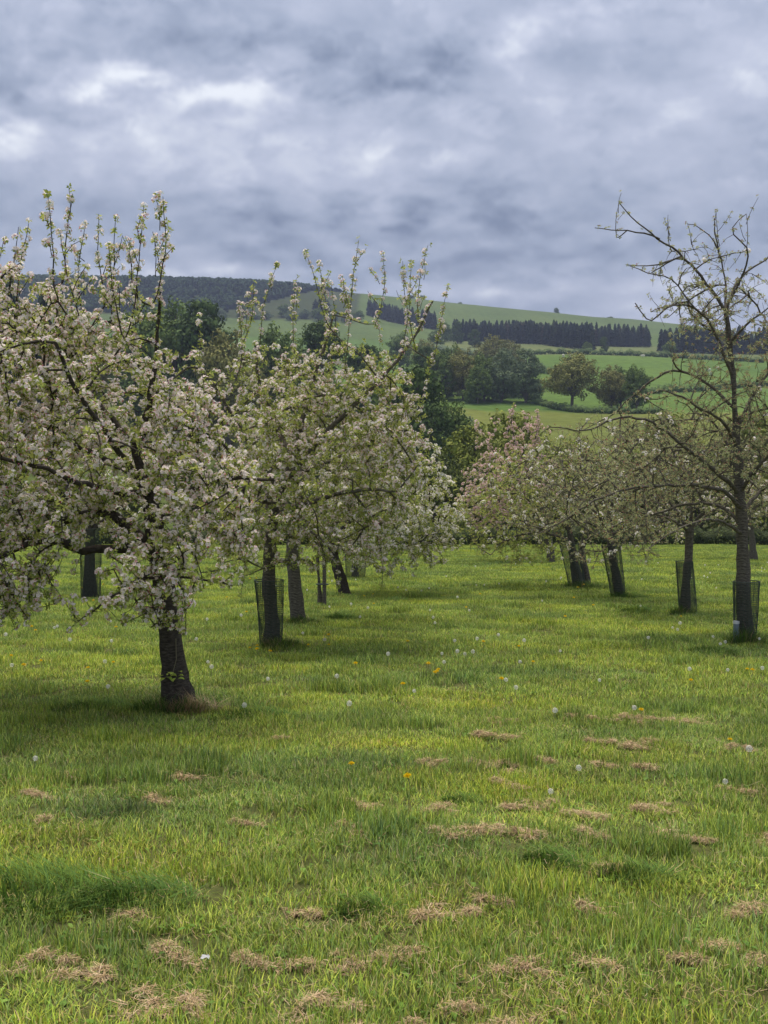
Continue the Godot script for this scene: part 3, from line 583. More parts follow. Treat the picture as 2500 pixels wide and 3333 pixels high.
func grass_patch(size: float, count: int, h0: float, h1: float, w: float, straw: float, lean: float) -> ArrayMesh:
	var s := Shape.new()
	for k in count:
		var r := sqrt(rng.randf()) * size * 0.5
		var a := rf(0, TAU)
		var col: Color = shade(Color(0.40, 0.35, 0.15), 0.25) if rng.randf() < straw else shade(GREENS[rng.randi() % 5], 0.42)
		blade(s, Vector3(cos(a) * r, -0.01, sin(a) * r), rf(0, TAU), rf(h0, h1) * (1.0 - 0.35 * r / size), rf(0.1, 1.0) * lean, w * rf(0.7, 1.3), col)
	for k in int(count / 60.0):
		var p := Vector3(rf(-0.4, 0.4) * size, rf(0.01, h0 * 0.8), rf(-0.4, 0.4) * size)
		var dir := (rand_dir() * Vector3(1, 0.3, 1)).normalized()
		s.leaf(p, dir, Vector3.UP, rf(0.02, 0.05), rf(0.012, 0.025), shade(GREENS[2], 0.2))
	return s.mesh()

func grass_tint(x: float, z: float) -> Color:
	var a := patchy.get_noise_2d(x * 9.0, z * 16.0)
	var b := streaks.get_noise_2d(x * 12.0, z * 34.0)
	var c := patchy.get_noise_2d(x * 40.0 + 300.0, z * 40.0)
	var k := 1.0 + 0.26 * a + 0.26 * b + 0.34 * c
	var yellow := 0.6 * b + 0.45 * a + 0.3 * patchy.get_noise_2d(x * 22.0 - 700.0, z * 30.0)
	return Color(k * (1.02 + 0.24 * yellow), k * (1.0 + 0.06 * yellow), k * (1.0 - 0.5 * yellow))

func build_grass():
	rng.seed = 501
	var near := []
	for k in 6:
		near.append(grass_patch(0.32, 300, 0.030, 0.080, 0.0040, 0.04 + 0.02 * k, 0.05))
	var lush := []
	for k in 3:
		lush.append(grass_patch(0.28, 240, 0.06, 0.12, 0.0046, 0.04, 0.08))
	var dry := []
	for k in 3:
		dry.append(grass_patch(0.30, 300, 0.025, 0.065, 0.0036, 0.17, 0.06))
	var far := []
	for k in 4:
		far.append(grass_patch(0.62, 620, 0.04, 0.10, 0.0075, 0.06, 0.07))
	var tilt := Basis(Vector3.RIGHT, atan(-0.05))
	var bins := {}
	var rows := [[1.6, 9.0, 0.17, near, 1.0], [9.0, 22.0, 0.23, near, 1.2], [22.0, 51.5, 0.42, far, 1.1]]
	for row in rows:
		var step: float = row[2]
		var d: float = row[0]
		while d < row[1]:
			var half := minf(0.40 * d + 1.6, LAWN_X - 1.0)
			for q in int(2.0 * half / step):
				var x := -half + (q + rf(-0.1, 1.1)) * step
				var z := -(d + rf(-0.6, 0.6) * step)
				var t := grass_tint(x, z)
				var long := patchy.get_noise_2d(x * 26.0 - 90.0, z * 40.0 + 40.0)
				var kind: Array = row[3]
				if kind == near and long > 0.36 and rng.randf() < 0.35:
					kind = lush
					t = t * Color(0.86, 0.90, 0.95)
				elif kind == near and d < 10.0 and streaks.get_noise_2d(x * 14.0 + 50.0, z * 40.0) > 0.16 and rng.randf() < 0.6:
					kind = dry
				var mesh: ArrayMesh = kind[rng.randi() % kind.size()]
				if not bins.has(mesh):
					bins[mesh] = [[], []]
				var hs := clampf(rf(0.7, 1.2) + 0.6 * long + 0.4 * patchy.get_noise_2d(x * 60.0, z * 60.0), 0.5, 1.6)
				bins[mesh][0].append(Transform3D(tilt * Basis(Vector3.UP, rf(0, TAU)) * Basis.from_scale(Vector3(row[4], hs, row[4])), on_ground(x, z)))
				bins[mesh][1].append(t)
			d += step
	var root := Node3D.new()
	root.name = "grass"
	add_child(root)
	tag(root, "uneven green lawn grass covering the orchard floor", "grass", "", "stuff")
	for mesh in bins:
		scatter("blades", mesh, M.grass, bins[mesh][0], bins[mesh][1], root)

# tufts of long grass left standing by the mower: x, z, width, height, dryness, label
const TUFTS = [
	[-1.50, -4.50, 0.80, 0.20, 0.0, "wide dark clump of long bent grass at the lower left of the lawn"],
	[-1.02, -4.46, 0.50, 0.17, 0.02, "long grass spilling right from the wide dark clump at lower left"],
	[-0.06, -4.35, 0.26, 0.12, 0.0, "dark grass tuft left of a straw heap in the lower middle"],
	[-1.72, -8.72, 0.55, 0.26, 0.05, "long dark grass round the foot of the front blossom tree"],
	[-1.50, -8.66, 0.42, 0.22, 0.75, "tangle of dry brown twiggy stalks right of the front trunk's foot"],
	[-2.3, -8.75, 0.7, 0.16, 0.0, "dark unmown grass left of the front blossom tree's foot"],
	[-1.0, -8.45, 0.7, 0.13, 0.0, "low dark grass right of the front blossom tree's foot"],
	[-1.17, -12.75, 0.5, 0.26, 0.25, "pale mixed grass at the foot of the tall mesh guard left of centre"],
	[-1.12, -15.5, 0.5, 0.2, 0.1, "grass at the foot of the straight brown trunk"],
	[-0.62, -16.0, 0.45, 0.22, 0.0, "dark isolated tuft right of the straight brown trunk"],
	[4.36, -13.2, 0.55, 0.36, 0.1, "tall dark grass round the foot of the sparse tree's guard at right"],
	[3.7, -12.3, 0.6, 0.14, 0.02, "low broad tuft with seed heads left of the sparse tree"],
	[4.5, -16.6, 0.4, 0.25, 0.1, "grass at the foot of the narrow mesh guard at right"],
	[3.9, -16.9, 0.6, 0.22, 0.0, "dark tuft left of the narrow mesh guard at right"],
	[4.35, -19.7, 0.7, 0.25, 0.0, "dark grass round the foot of the tilted trunk at right"],
	[4.05, -22.3, 0.9, 0.28, 0.1, "brownish grass round the foot of the twin-stemmed tree"],
	[0.75, -4.9, 0.3, 0.14, 0.0, "blue-green tuft between straw heaps right of centre"],
	[1.08, -4.72, 0.34, 0.13, 0.05, "pale blue-green tuft near the lower right"],
	[0.42, -6.05, 0.22, 0.11, 0.0, "small dark tuft beside a straw heap in mid lawn"]]

func build_tufts():
	rng.seed = 733
	for t in TUFTS:
		var s := Shape.new()
		var n := int(240 + 900 * t[2])
		for k in n:
			var r: float = sqrt(rng.randf()) * t[2] * 0.5
			var a := rf(0, TAU)
			var out := Vector3(cos(a), 0, sin(a) * 0.7)
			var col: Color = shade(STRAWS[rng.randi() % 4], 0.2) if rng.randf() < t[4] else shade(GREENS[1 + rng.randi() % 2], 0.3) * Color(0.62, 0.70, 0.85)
			blade(s, out * r + Vector3(0, -0.015, 0), rf(-0.9, 0.9) + a * 0.6, rf(0.45, 1.0) * t[3] * (1.0 - 0.8 * r / t[2]), rf(0.25, 1.0) * t[3] * 1.1, rf(0.003, 0.0055), col)
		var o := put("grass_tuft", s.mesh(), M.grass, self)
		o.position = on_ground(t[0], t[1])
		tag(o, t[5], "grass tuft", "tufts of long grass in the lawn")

# heaps of dry clippings
func hay_mesh(wide: float, tall: float) -> ArrayMesh:
	# metres: a low tangle of thin strands, ragged at its edge
	var s := Shape.new()
	var deep := minf(wide, 0.2) * 0.62
	var lobes := []
	for k in 6:
		lobes.append([-0.48 + 0.19 * k + rf(-0.12, 0.12), rf(-0.9, 0.9), rf(0.05, 0.24)])
	for k in int(320 + 3000 * wide):
		var l: Array = lobes[mini(rng.randi() % 6, rng.randi() % 6)]
		var r := pow(rng.randf(), 0.85) * 1.25
		var a := rf(0, TAU)
		var p := Vector3((l[0] + cos(a) * r * l[2]) * wide, maxf(0.0, 1.0 - r * r) * tall * rf(0.2, 1.0), (l[1] + sin(a) * r * l[2]) * deep)
		var dir := (rand_dir() * Vector3(1, 0.16, 1)).normalized()
		var long := rf(0.018, 0.055)
		var bend := rand_dir() * Vector3(1, 0.5, 1) * long * 0.42
		var up := (Vector3.UP + rand_dir() * 0.6).normalized()
		var side := dir.cross(up).normalized() * rf(0.0005, 0.0011)
		var q := p + dir * long * 0.5 + bend
		var e := p + dir * long + bend * 0.3 - Vector3(0, 0.006, 0)
		var col: Color = shade(STRAWS[rng.randi() % 4], 0.3)
		if rng.randf() < 0.08:
			col = shade(Color(0.16, 0.12, 0.07), 0.3)
		elif rng.randf() < 0.08:
			col = shade(GREENS[1], 0.3)
		s.quad(p - side, p + side, q + side, q - side, up, col)
		s.tri(q - side, q + side, e, up, col)
	return s.mesh()

func build_hay():
	rng.seed = 911
	var widths := [0.07, 0.11, 0.16, 0.24, 0.46]
	var kinds := []
	for w in widths:
		for k in 3:
			kinds.append(hay_mesh(w, 0.008 + 0.04 * w + rf(0.0, 0.010)))
	var special := {0: "broad straw heap near the lower left corner of the lawn", 2: "straw heap beside the white scrap at lower left", 3: "round pinkish straw heap just right of the white scrap", 6: "pale straw heap low at the bottom left edge", 8: "long straw heap at the bottom edge left of centre", 11: "widest straw swathe, cut by the bottom edge", 12: "tall straw heap right of a dark tuft in the lower middle", 13: "small dark-hollowed straw heap right of the tall heap", 14: "upright straw patch in the grass left of the dark tuft", 16: "ragged straw heap between blue-green tufts at lower right", 17: "straw heap cut by the right edge low in the lawn", 65: "smooth pale cream lump of dry grass right of centre", 22: "largest heap in the straw row across the mid lawn", 36: "flat wide straw heap alone right of centre", 54: "straw heap at the right end of a short row in shade at left", 58: "flat pale straw smear at the left edge"}
	var rank := ["first", "second", "third", "fourth", "fifth", "sixth", "seventh", "eighth", "ninth", "tenth", "eleventh", "twelfth", "thirteenth", "fourteenth", "fifteenth", "sixteenth", "seventeenth", "eighteenth", "nineteenth", "twentieth", "twenty-first", "twenty-second", "twenty-third"]
	var bands := [[0.0, 4.6, "nearest straw rows"], [4.6, 5.6, "straw row across the lower lawn"], [5.6, 6.05, "straw row below the middle of the lawn"], [6.05, 6.8, "scattered straw row in the middle lawn"], [6.8, 7.4, "short straw row right of centre"], [7.4, 99.0, "farthest straw row"]]
	for band in bands:
		var members := []
		for k in HAY.size():
			if -HAY[k][1] >= band[0] and -HAY[k][1] < band[1]:
				members.append(k)
		members.sort_custom(func(a, b): return HAY[a][0] / HAY[a][1] > HAY[b][0] / HAY[b][1])
		for k in members.size():
			if not special.has(members[k]):
				special[members[k]] = "%s hay heap from left in the %s" % [rank[k], band[2]]
	for k in HAY.size():
		var h: Array = HAY[k]
		var d: float = -h[1]
		var size := 0
		for w in 5:
			if absf(widths[w] - h[2]) < absf(widths[size] - h[2]):
				size = w
		var o := put("hay_heap", kinds[size * 3 + rng.randi() % 3], M.straw, self)
		o.position = on_ground(h[0], h[1]) + Vector3(0, 0.006 + 0.0025 * minf(d, 8.0), 0)
		o.rotation.y = rf(-0.3, 0.3) + (PI if rng.randf() < 0.5 else 0.0)
		var w2: float = h[2] / widths[size] * 1.05
		o.scale = Vector3(w2, rf(0.7, 1.2), clampf(w2, 0.8, 1.3) * rf(0.7, 1.15))
		tag(o, special.get(k, "small heap of dry straw-coloured clippings lying in the mown grass"), "hay", "heaps of dry grass clippings on the lawn")
	# thin loose clippings between the heaps
	var loose := Shape.new()
	for k in 34:
		var dir := (rand_dir() * Vector3(1, 0.2, 1)).normalized()
		var p := Vector3(rf(-0.2, 0.2), rf(0.03, 0.06), rf(-0.1, 0.1))
		var side := dir.cross(Vector3.UP).normalized() * 0.0008
		var e := p + dir * rf(0.015, 0.045)
		loose.quad(p - side, p + side, e + side, e - side, Vector3.UP, shade(STRAWS[rng.randi() % 4], 0.3) * Color(0.8, 0.8, 0.8))
	var places := []
	var mesh := loose.mesh()
	for k in 170:
		var d := 3.0 + pow(rng.randf(), 1.3) * 6.0
		var x := rf(-1, 1) * (0.4 * d + 0.6)
		if streaks.get_noise_2d(x * 12.0, d * -34.0) < -0.05 and rng.randf() < 0.7:
			continue
		places.append(Transform3D(Basis(Vector3.UP, rf(-0.3, 0.3)) * Basis.from_scale(Vector3(rf(0.6, 1.5), 1, 1)), on_ground(x, -d)))
	var l := scatter("loose_clippings", mesh, M.straw, places, [], self)
	tag(l, "thin scattering of dry clippings lying over the lawn", "clippings")

# ---------------------------------------------------------------- dandelions
func build_dandelions():
	rng.seed = 313
	var stem := Shape.new()
	stem.tube(PackedVector3Array([Vector3.ZERO, Vector3(0.004, 0.06, 0.003), Vector3(0, 0.13, 0)]), PackedFloat32Array([0.0024, 0.0022, 0.002]), 5, Color(0.28, 0.30, 0.14))
	var stem_mesh := stem.mesh()
	var clock := Shape.new()
	clock.knob(Vector3.ZERO, Vector3.UP, 0.006, 0.012, Color(0.25, 0.2, 0.12))
	for k in 70:
		var y := 1.0 - 2.0 * (k + 0.5) / 70.0
		var a := k * 2.39996
		var d := Vector3(cos(a) * sqrt(1 - y * y), y, sin(a) * sqrt(1 - y * y))
		var s := d.cross(Vector3(0.3, 0.2, 0.9)).normalized()
		var t := d.cross(s)
		var tip := d * 0.021 * rf(0.9, 1.1)
		clock.tri(d * 0.004 - s * 0.0006, d * 0.004 + s * 0.0006, tip, s.cross(d), Color(0.9, 0.9, 0.88))
		for q in 3:
			var b := TAU * q / 6.0
			var f := (s * cos(b) + t * sin(b))
			clock.quad(tip - f * 0.0045, tip + d * 0.0022 - f.cross(d) * 0.0004, tip + f * 0.0045, tip - d * 0.001 + f.cross(d) * 0.0004, d, Color(0.97, 0.97, 0.94))
	var clock_mesh := clock.mesh()
	var yellow := Shape.new()
	for k in 46:
		var a := k * 2.39996
		var r := sqrt(k / 46.0)
		var d := Vector3(cos(a) * r, 1.15 - r * 0.9, sin(a) * r).normalized()
		yellow.leaf(d * 0.003, d, (Vector3.UP + d * 0.2).cross(d).cross(d) * -1.0 + Vector3(0.01, 0.02, 0), rf(0.016, 0.021), 0.006, shade(Color(0.80, 0.60, 0.02), 0.12))
	yellow.knob(Vector3(0, -0.005, 0), Vector3.UP, 0.006, 0.014, Color(0.15, 0.22, 0.05))
	var yellow_mesh := yellow.mesh()
	var named := {0: "middle clock of the three in a row right of centre", 8: "lone white dandelion clock low beside a straw heap", 9: "white dandelion clock standing just above the straw row at right", 18: "tall dandelion clock on a pale stem at the right edge", 19: "white dandelion clock low in the right half of the lawn", 20: "white clock beside the straw heap near the right edge", 27: "white clock alone in the shade right of the front tree", 28: "white flower head in the shaded grass near the front trunk", 30: "lone white head far left in the shaded grass"}
	for k in CLOCKS.size() + 105:
		var p: Array
		if k < CLOCKS.size():
			p = CLOCKS[k]
		else:
			var d := 10.0 + pow(rng.randf(), 0.75) * 24.0
			p = [rf(-0.36, 0.36) * d, -d]
		var o := thing("dandelion_clock", on_ground(p[0], p[1]), named.get(k, "small white dandelion clock in the mid lawn" if k < CLOCKS.size() else "tiny white dandelion head dotted in the lawn under the trees"), "dandelion", "white dandelion clocks in the lawn")
		o.scale = Vector3.ONE * rf(0.65, 0.95)
		o.rotation = Vector3(rf(-0.12, 0.12), rf(0, TAU), rf(-0.12, 0.12))
		put("stem", stem_mesh, M.leaf, o)
		put("seed_head", clock_mesh, M.petal, o).position = Vector3(0, 0.145, 0)
	var named_y := {9: "brightest yellow dandelion, near the right edge by dry straw", 10: "single yellow dandelion in the middle of the lawn", 11: "yellow dandelion left of centre beside a dark tuft", 7: "upper of two yellow dandelions by the tall clock at right", 8: "lower of two yellow dandelions by the tall clock at right"}
	for k in YELLOWS.size() + 40:
		var p: Array
		if k < YELLOWS.size():
			p = YELLOWS[k]
		else:
			var d := 9.0 + pow(rng.randf(), 0.8) * 16.0
			p = [rf(-0.36, 0.3) * d, -d]
		var o := thing("dandelion", on_ground(p[0], p[1]), named_y.get(k, "small yellow dandelion flower in the mid lawn"), "dandelion", "yellow dandelions in the lawn")
		o.scale = Vector3(1, 0.75, 1) * rf(0.85, 1.2)
		o.rotation = Vector3(rf(0.0, 0.3), rf(-0.6, 0.6), rf(-0.12, 0.12))
		put("stem", stem_mesh, M.leaf, o)
		put("flower_head", yellow_mesh, M.petal, o).position = Vector3(0, 0.132, 0)

# ---------------------------------------------------------------- blossom trees
var blooms := {}

const LEAF_GREEN = [Color(0.38, 0.43, 0.11), Color(0.31, 0.38, 0.09), Color(0.47, 0.49, 0.15), Color(0.25, 0.32, 0.09)]

func spray(kind: String, with_flowers: bool) -> ArrayMesh:
	var s := Shape.new()
	var n := 6
	var size := 0.044
	if kind == "bud":
		n = 6
		size = 0.031
	for k in n:
		var a := TAU * k / n + rf(-0.4, 0.4)
		var dir := Vector3(cos(a), rf(-0.1, 1.0) if not with_flowers else rf(-0.4, 0.5), sin(a)).normalized()
		var col: Color = shade(LEAF_GREEN[rng.randi() % 4], 0.22)
		if kind == "bud":
			col = shade(Color(0.38, 0.40, 0.20), 0.3)
		s.leaf(dir * 0.006, dir, Vector3.UP + rand_dir() * 0.3, size * rf(0.7, 1.25), size * rf(0.45, 0.6), col)
	if kind == "bud" and rng.randf() < 0.5:
		for k in 3:
			s.knob(Vector3(rf(-0.01, 0.01), rf(0.012, 0.024), rf(-0.01, 0.01)), Vector3.UP, 0.005, 0.012, shade(Color(0.60, 0.22, 0.22), 0.2))
	if with_flowers:
		var m := 5 + rng.randi() % 2
		for k in m:
			var y := 1.0 - 1.05 * (k + 0.3) / m
			var a := k * 2.39996 + rf(-0.3, 0.3)
			var dir := Vector3(cos(a) * sqrt(1 - y * y), y, sin(a) * sqrt(1 - y * y)).normalized()
			var pink := rf(0.0, 0.20) if rng.randf() < 0.8 else rf(0.3, 0.7)
			if kind == "pink":
				pink = rf(0.45, 0.95)
			elif kind == "white":
				pink = rf(0.0, 0.12)
			var col := Color(0.93, 0.885, 0.845).lerp(Color(0.84, 0.52, 0.55), pink)
			s.flower(dir * 0.032, (dir + rand_dir() * 0.35).normalized(), rf(0.0175, 0.0235), rf(0, TAU), col, Color(0.60, 0.50, 0.16))
		if kind != "white" and rng.randf() < 0.7:
			for k in 2:
				var dir := (rand_dir() + Vector3(0, 0.4, 0)).normalized()
				s.knob(dir * 0.038, dir, 0.0075, 0.018, shade(Color(0.72, 0.24, 0.30), 0.2))
	return s.mesh()

func make_blooms():
	rng.seed = 71
	for kind in ["pinkwhite", "white", "pink", "bud"]:
		blooms[kind] = []
		blooms[kind + "_leaf"] = []
		for k in 5:
			blooms[kind].append(spray("white" if kind == "bud" else kind, true))
			blooms[kind + "_leaf"].append(spray(kind, false))

# A growing tree: nodes that further branches may start from
class Growth:
	var p := PackedVector3Array()
	var r := PackedFloat32Array()
	var dir := PackedVector3Array()
	func add(path: PackedVector3Array, radii: PackedFloat32Array):
		for k in range(1 if path.size() > 2 else 0, path.size()):
			p.append(path[k])
			r.append(radii[k])
			dir.append((path[mini(k + 1, path.size() - 1)] - path[maxi(k - 1, 0)]).normalized())
	func nearest(t: Vector3, least: float) -> int:
		var best := -1
		var most := 1e9
		for k in p.size():
			if r[k] < least:
				continue
			var q := p[k].distance_squared_to(t)
			if q < most:
				most = q
				best = k
		return best

func finer(pts: Array, step: float, wiggle: float) -> PackedVector3Array:
	var c := Curve3D.new()
	for k in pts.size():
		var a: Vector3 = pts[maxi(k - 1, 0)]
		var b: Vector3 = pts[mini(k + 1, pts.size() - 1)]
		c.add_point(pts[k], (a - b) / 6.0, (b - a) / 6.0)
	var n := maxi(2, int(c.get_baked_length() / step))
	var out := PackedVector3Array()
	for k in n + 1:
		var w := rand_dir() * wiggle if k > 0 and k < n else Vector3.ZERO
		out.append(c.sample_baked(c.get_baked_length() * k / n, true) + w)
	return out

func taper(n: int, a: float, b: float) -> PackedFloat32Array:
	var out := PackedFloat32Array()
	for k in n:
		out.append(lerpf(a, b, float(k) / (n - 1)))
	return out

func reach(g: Growth, target: Vector3, r0: float, r1: float, least: float, step: float, rise: float) -> PackedVector3Array:
	var k := g.nearest(target, least)
	var from := g.p[k]
	var gap := target - from
	var long := gap.length()
	var mid := from + gap * 0.5 + g.dir[k] * long * 0.16 + Vector3(0, rise * long, 0) + rand_dir() * long * 0.08
	var n := clampi(int(long / step), 2, 14)
	var out := PackedVector3Array()
	for q in n + 1:
		var t := float(q) / n
		out.append(from.lerp(mid, t).lerp(mid.lerp(target, t), t) + (rand_dir() * long * 0.018 if q > 0 and q < n else Vector3.ZERO))
	return out

func inside(env: Array) -> Vector3:
	var total := 0.0
	for e in env:
		total += pow(e[1].x * e[1].y * e[1].z, 0.8)
	var pick := rng.randf() * total
	for e in env:
		pick -= pow(e[1].x * e[1].y * e[1].z, 0.8)
		if pick <= 0.0:
			return e[0] + rand_dir() * pow(rng.randf(), 0.42) * e[1]
	return env[0][0]

const TREE_LABELS = {
	"front": "large pink-and-white blossom tree with a dark trunk, nearest at left",
	"guarded": "tall blossom tree left of centre whose trunk stands in a wide mesh guard",
	"brown": "blossom tree with a straight bare brown trunk right of the wide mesh guard",
	"leaning": "white blossom tree in the middle whose dark trunk leans left",
	"sapling": "thin young tree tied to a short stake between two trunks",
	"hidden": "blossom tree half hidden behind the leaning trunk, its foot in a green guard",
	"shaded": "shaded tree at far left seen under the front tree's branches",
	"sparse": "tall sparse tree at right with almost bare arching branches and a straight trunk",
	"pale": "twiggy pale green tree whose slim forked trunk stands in a narrow mesh guard",
	"tilted": "twiggy grey-green tree with a dark trunk tilted left, right of centre",
	"twin": "twiggy tree with two dark stems close together right of centre",
	"pink": "pink blossom tree with upright flowering shoots in the far middle",
	"edge": "far orchard tree with pale blossom by the hedge at the right edge"}

func build_tree(t: Dictionary):
	rng.seed = t.seed
	var origin := on_ground(t.x, t.z)
	var o := thing("apple_tree", origin, TREE_LABELS[t.key], "tree", "blossoming orchard trees")
	var g := Growth.new()
	var near: bool = t.z > -14.0
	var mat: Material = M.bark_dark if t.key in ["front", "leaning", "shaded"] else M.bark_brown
	var trunk := Shape.new()
	var spine := finer(t.trunk, 0.08, 0.004)
	var radii := PackedFloat32Array()
	for k in spine.size():
		var u: float = float(k) / (spine.size() - 1) * (t.r.size() - 1)
		var lo := int(u)
		radii.append(0.8 * lerpf(t.r[lo], t.r[mini(lo + 1, t.r.size() - 1)], u - lo) * (1.0 + 0.07 * bumps.get_noise_2d(k * 7.0, t.seed)))
	trunk.tube(spine, radii, 14, Color.WHITE)
	for k in trunk.v.size():
		var q := trunk.v[k]
		trunk.v[k] += trunk.n[k] * (0.028 * bumps.get_noise_3d(q.x * 70.0, q.y * 22.0, q.z * 70.0 + t.seed) + 0.012 * bumps.get_noise_3d(q.x * 200.0, q.y * 420.0, q.z * 200.0))
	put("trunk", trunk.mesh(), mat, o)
	g.add(spine, radii)
	for k in g.p.size():
		if g.p[k].y < 0.9:
			g.r[k] = 0.0
	var spots := []
	for l in t.limbs:
		var s := Shape.new()
		var path := finer(l[2], 0.10, 0.012)
		var rr := taper(path.size(), l[0] * (0.68 if t.kind == "bud" else 0.8), l[1] * 0.8)
		s.tube(path, rr, 8, Color.WHITE)
		put("limb", s.mesh(), mat, o)
		g.add(path, rr)
		spots.append(path.slice(int(path.size() * 0.35)))
	# lesser branches, then twigs, each reaching for a point of the crown from the nearest wood
	var wood := Shape.new()
	for k in int(t.sec):
		var target := inside(t.env)
		var path := reach(g, target, 0, 0, 0.008, 0.1, 0.05)
		var long := path[0].distance_to(path[-1])
		var r0 := clampf(0.006 + long * 0.011, 0.006, 0.022)
		var rr := taper(path.size(), r0, 0.0045)
		wood.tube(path, rr, 5, Color.WHITE)
		g.add(path, rr)
		spots.append(path)
	for s in t.shoots:
		var k := g.nearest(s[1], 0.004)
		var tall: float = s[1].distance_to(s[0])
		var path := finer([g.p[k], (g.p[k] + s[1]) * 0.5 + rand_dir() * 0.05, s[1], s[1].lerp(s[0], 0.5) + rand_dir() * tall * 0.07, s[0]], 0.1, 0.006)
		var rr := taper(path.size(), 0.0075, 0.0024)
		wood.tube(path, rr, 5, Color.WHITE)
		g.add(path, rr)
		spots.append(path)
		for q in 2:
			var u := rf(0.15, 0.75)
			var from: Vector3 = s[1].lerp(s[0], u)
			var tip: Vector3 = from + Vector3(rf(-0.16, 0.16), rf(0.10, 0.28), rf(-0.16, 0.16))
			var side := finer([from, (from + tip) * 0.5 + rand_dir() * 0.02, tip], 0.07, 0.004)
			wood.tube(side, taper(side.size(), 0.0038, 0.002), 4, Color.WHITE)
			spots.append(side)
	for k in int(t.twigs):
		var target := inside(t.env)
		var path := reach(g, target, 0, 0, 0.0036, 0.09, 0.06)
		var long := path[0].distance_to(path[-1])
		if long > 0.75:
			path = path.slice(0, maxi(3, int(path.size() * 0.7)))
		wood.tube(path, taper(path.size(), 0.0044 if near else 0.0052, 0.0018 if near else 0.0026), 3, Color.WHITE, false)
		if rng.randf() < 0.5:
			g.add(path, taper(path.size(), 0.0040, 0.0030))
		spots.append(path)
	put("branches", wood.mesh(), mat, o, "stuff")
	var bins := {}
	var picked := []
	for path in spots:
		var n: int = path.size()
		var long := 0.0
		for k in n - 1:
			long += path[k].distance_to(path[k + 1])
		var m := maxi(1, int(long / t.space))
		for k in m:
			var u: float = (k + rf(0.1, 1.2)) / m
			if u < 0.12 or u > 1.02:
				continue
			var f := clampf(u, 0.0, 1.0) * (n - 1)
			var lo := mini(int(f), n - 2)
			var at: Vector3 = path[lo].lerp(path[lo + 1], f - lo)
			var along: Vector3 = (path[lo + 1] - path[lo]).normalized()
			var out := (rand_dir() + Vector3(0, 0.55, 0) + along * 0.5).normalized()
			at += out * rf(0.008, 0.03)
			var flowers: bool = rng.randf() < t.blossom + 0.5 * t.blossom * bumps.get_noise_3d(at.x * 14.0, at.y * 14.0, at.z * 14.0)
			var list: Array = blooms[t.kind if flowers else t.kind + "_leaf"]
			var mesh: ArrayMesh = list[rng.randi() % list.size()]
			var tf := Transform3D(facing(out, rf(0, TAU), Vector3.ONE * rf(0.75, 1.15) * t.scale), at)
			if flowers and int(t.parts) > 0:
				picked.append([(origin + at).distance_to(Vector3(0, 1.6, 0)), tf, mesh])
			else:
				if not bins.has(mesh):
					bins[mesh] = []
				bins[mesh].append(tf)
	picked.sort_custom(func(a, b): return a[0] < b[0])
	for k in picked.size():
		if k < int(t.parts):
			var c := put("blossom_cluster", picked[k][2], M.petal, o)
			c.transform = picked[k][1]
		else:
			var mesh: ArrayMesh = picked[k][2]
			if not bins.has(mesh):
				bins[mesh] = []
			bins[mesh].append(picked[k][1])
	for mesh in bins:
		scatter("crown", mesh, M.petal, bins[mesh], [], o)

# ---------------------------------------------------------------- guards, stake, bottle, scrap
func build_guard(x: float, z: float, r0: float, r1: float, h: float, tilt: Vector2, dent: float, label: String):
	var o := thing("tree_guard", on_ground(x, z), label, "tree guard", "mesh guards round the orchard trunks")
	var around := 46
	var rows := int(h / 0.022)
	var at := func(a: float, u: float) -> Vector3:
		var r := lerpf(r0, r1, u) * (1.0 + dent * u * cos(2.0 * a + 0.6) + 0.04 * sin(3.0 * a + u * 4.0))
		return Vector3(cos(a) * r + tilt.x * u, u * h, sin(a) * r + tilt.y * u)
	var s := Shape.new()
	for k in around:
		var a := TAU * k / around
		var pts := PackedVector3Array()
		for q in 9:
			pts.append(at.call(a, q / 8.0))
		var rr := PackedFloat32Array()
		rr.resize(9)
		rr.fill(0.0029)
		s.tube(pts, rr, 3, Color.WHITE, false)
	for k in rows:
		var pts := PackedVector3Array()
		for q in 25:
			pts.append(at.call(TAU * q / 24.0, float(k) / rows))
		var rr := PackedFloat32Array()
		rr.resize(25)
		rr.fill(0.0027)
		s.tube(pts, rr, 3, Color.WHITE, false)
	put("netting", s.mesh(), M.net, o)
	var rim := Shape.new()
	var ring := PackedVector3Array()
	var rr := PackedFloat32Array()
	for q in 33:
		ring.append(at.call(TAU * q / 32.0, 1.0))
		rr.append(0.006)
	rim.tube(ring, rr, 6, Color.WHITE, false)
	put("rim", rim.mesh(), M.net, o)
	var seam := Shape.new()
	var sp := PackedVector3Array()
	var sr := PackedFloat32Array()
	for q in 9:
		sp.append(at.call(2.9, q / 8.0))
		sr.append(0.005)
	seam.tube(sp, sr, 6, Color.WHITE)
	put("seam", seam.mesh(), M.net, o)

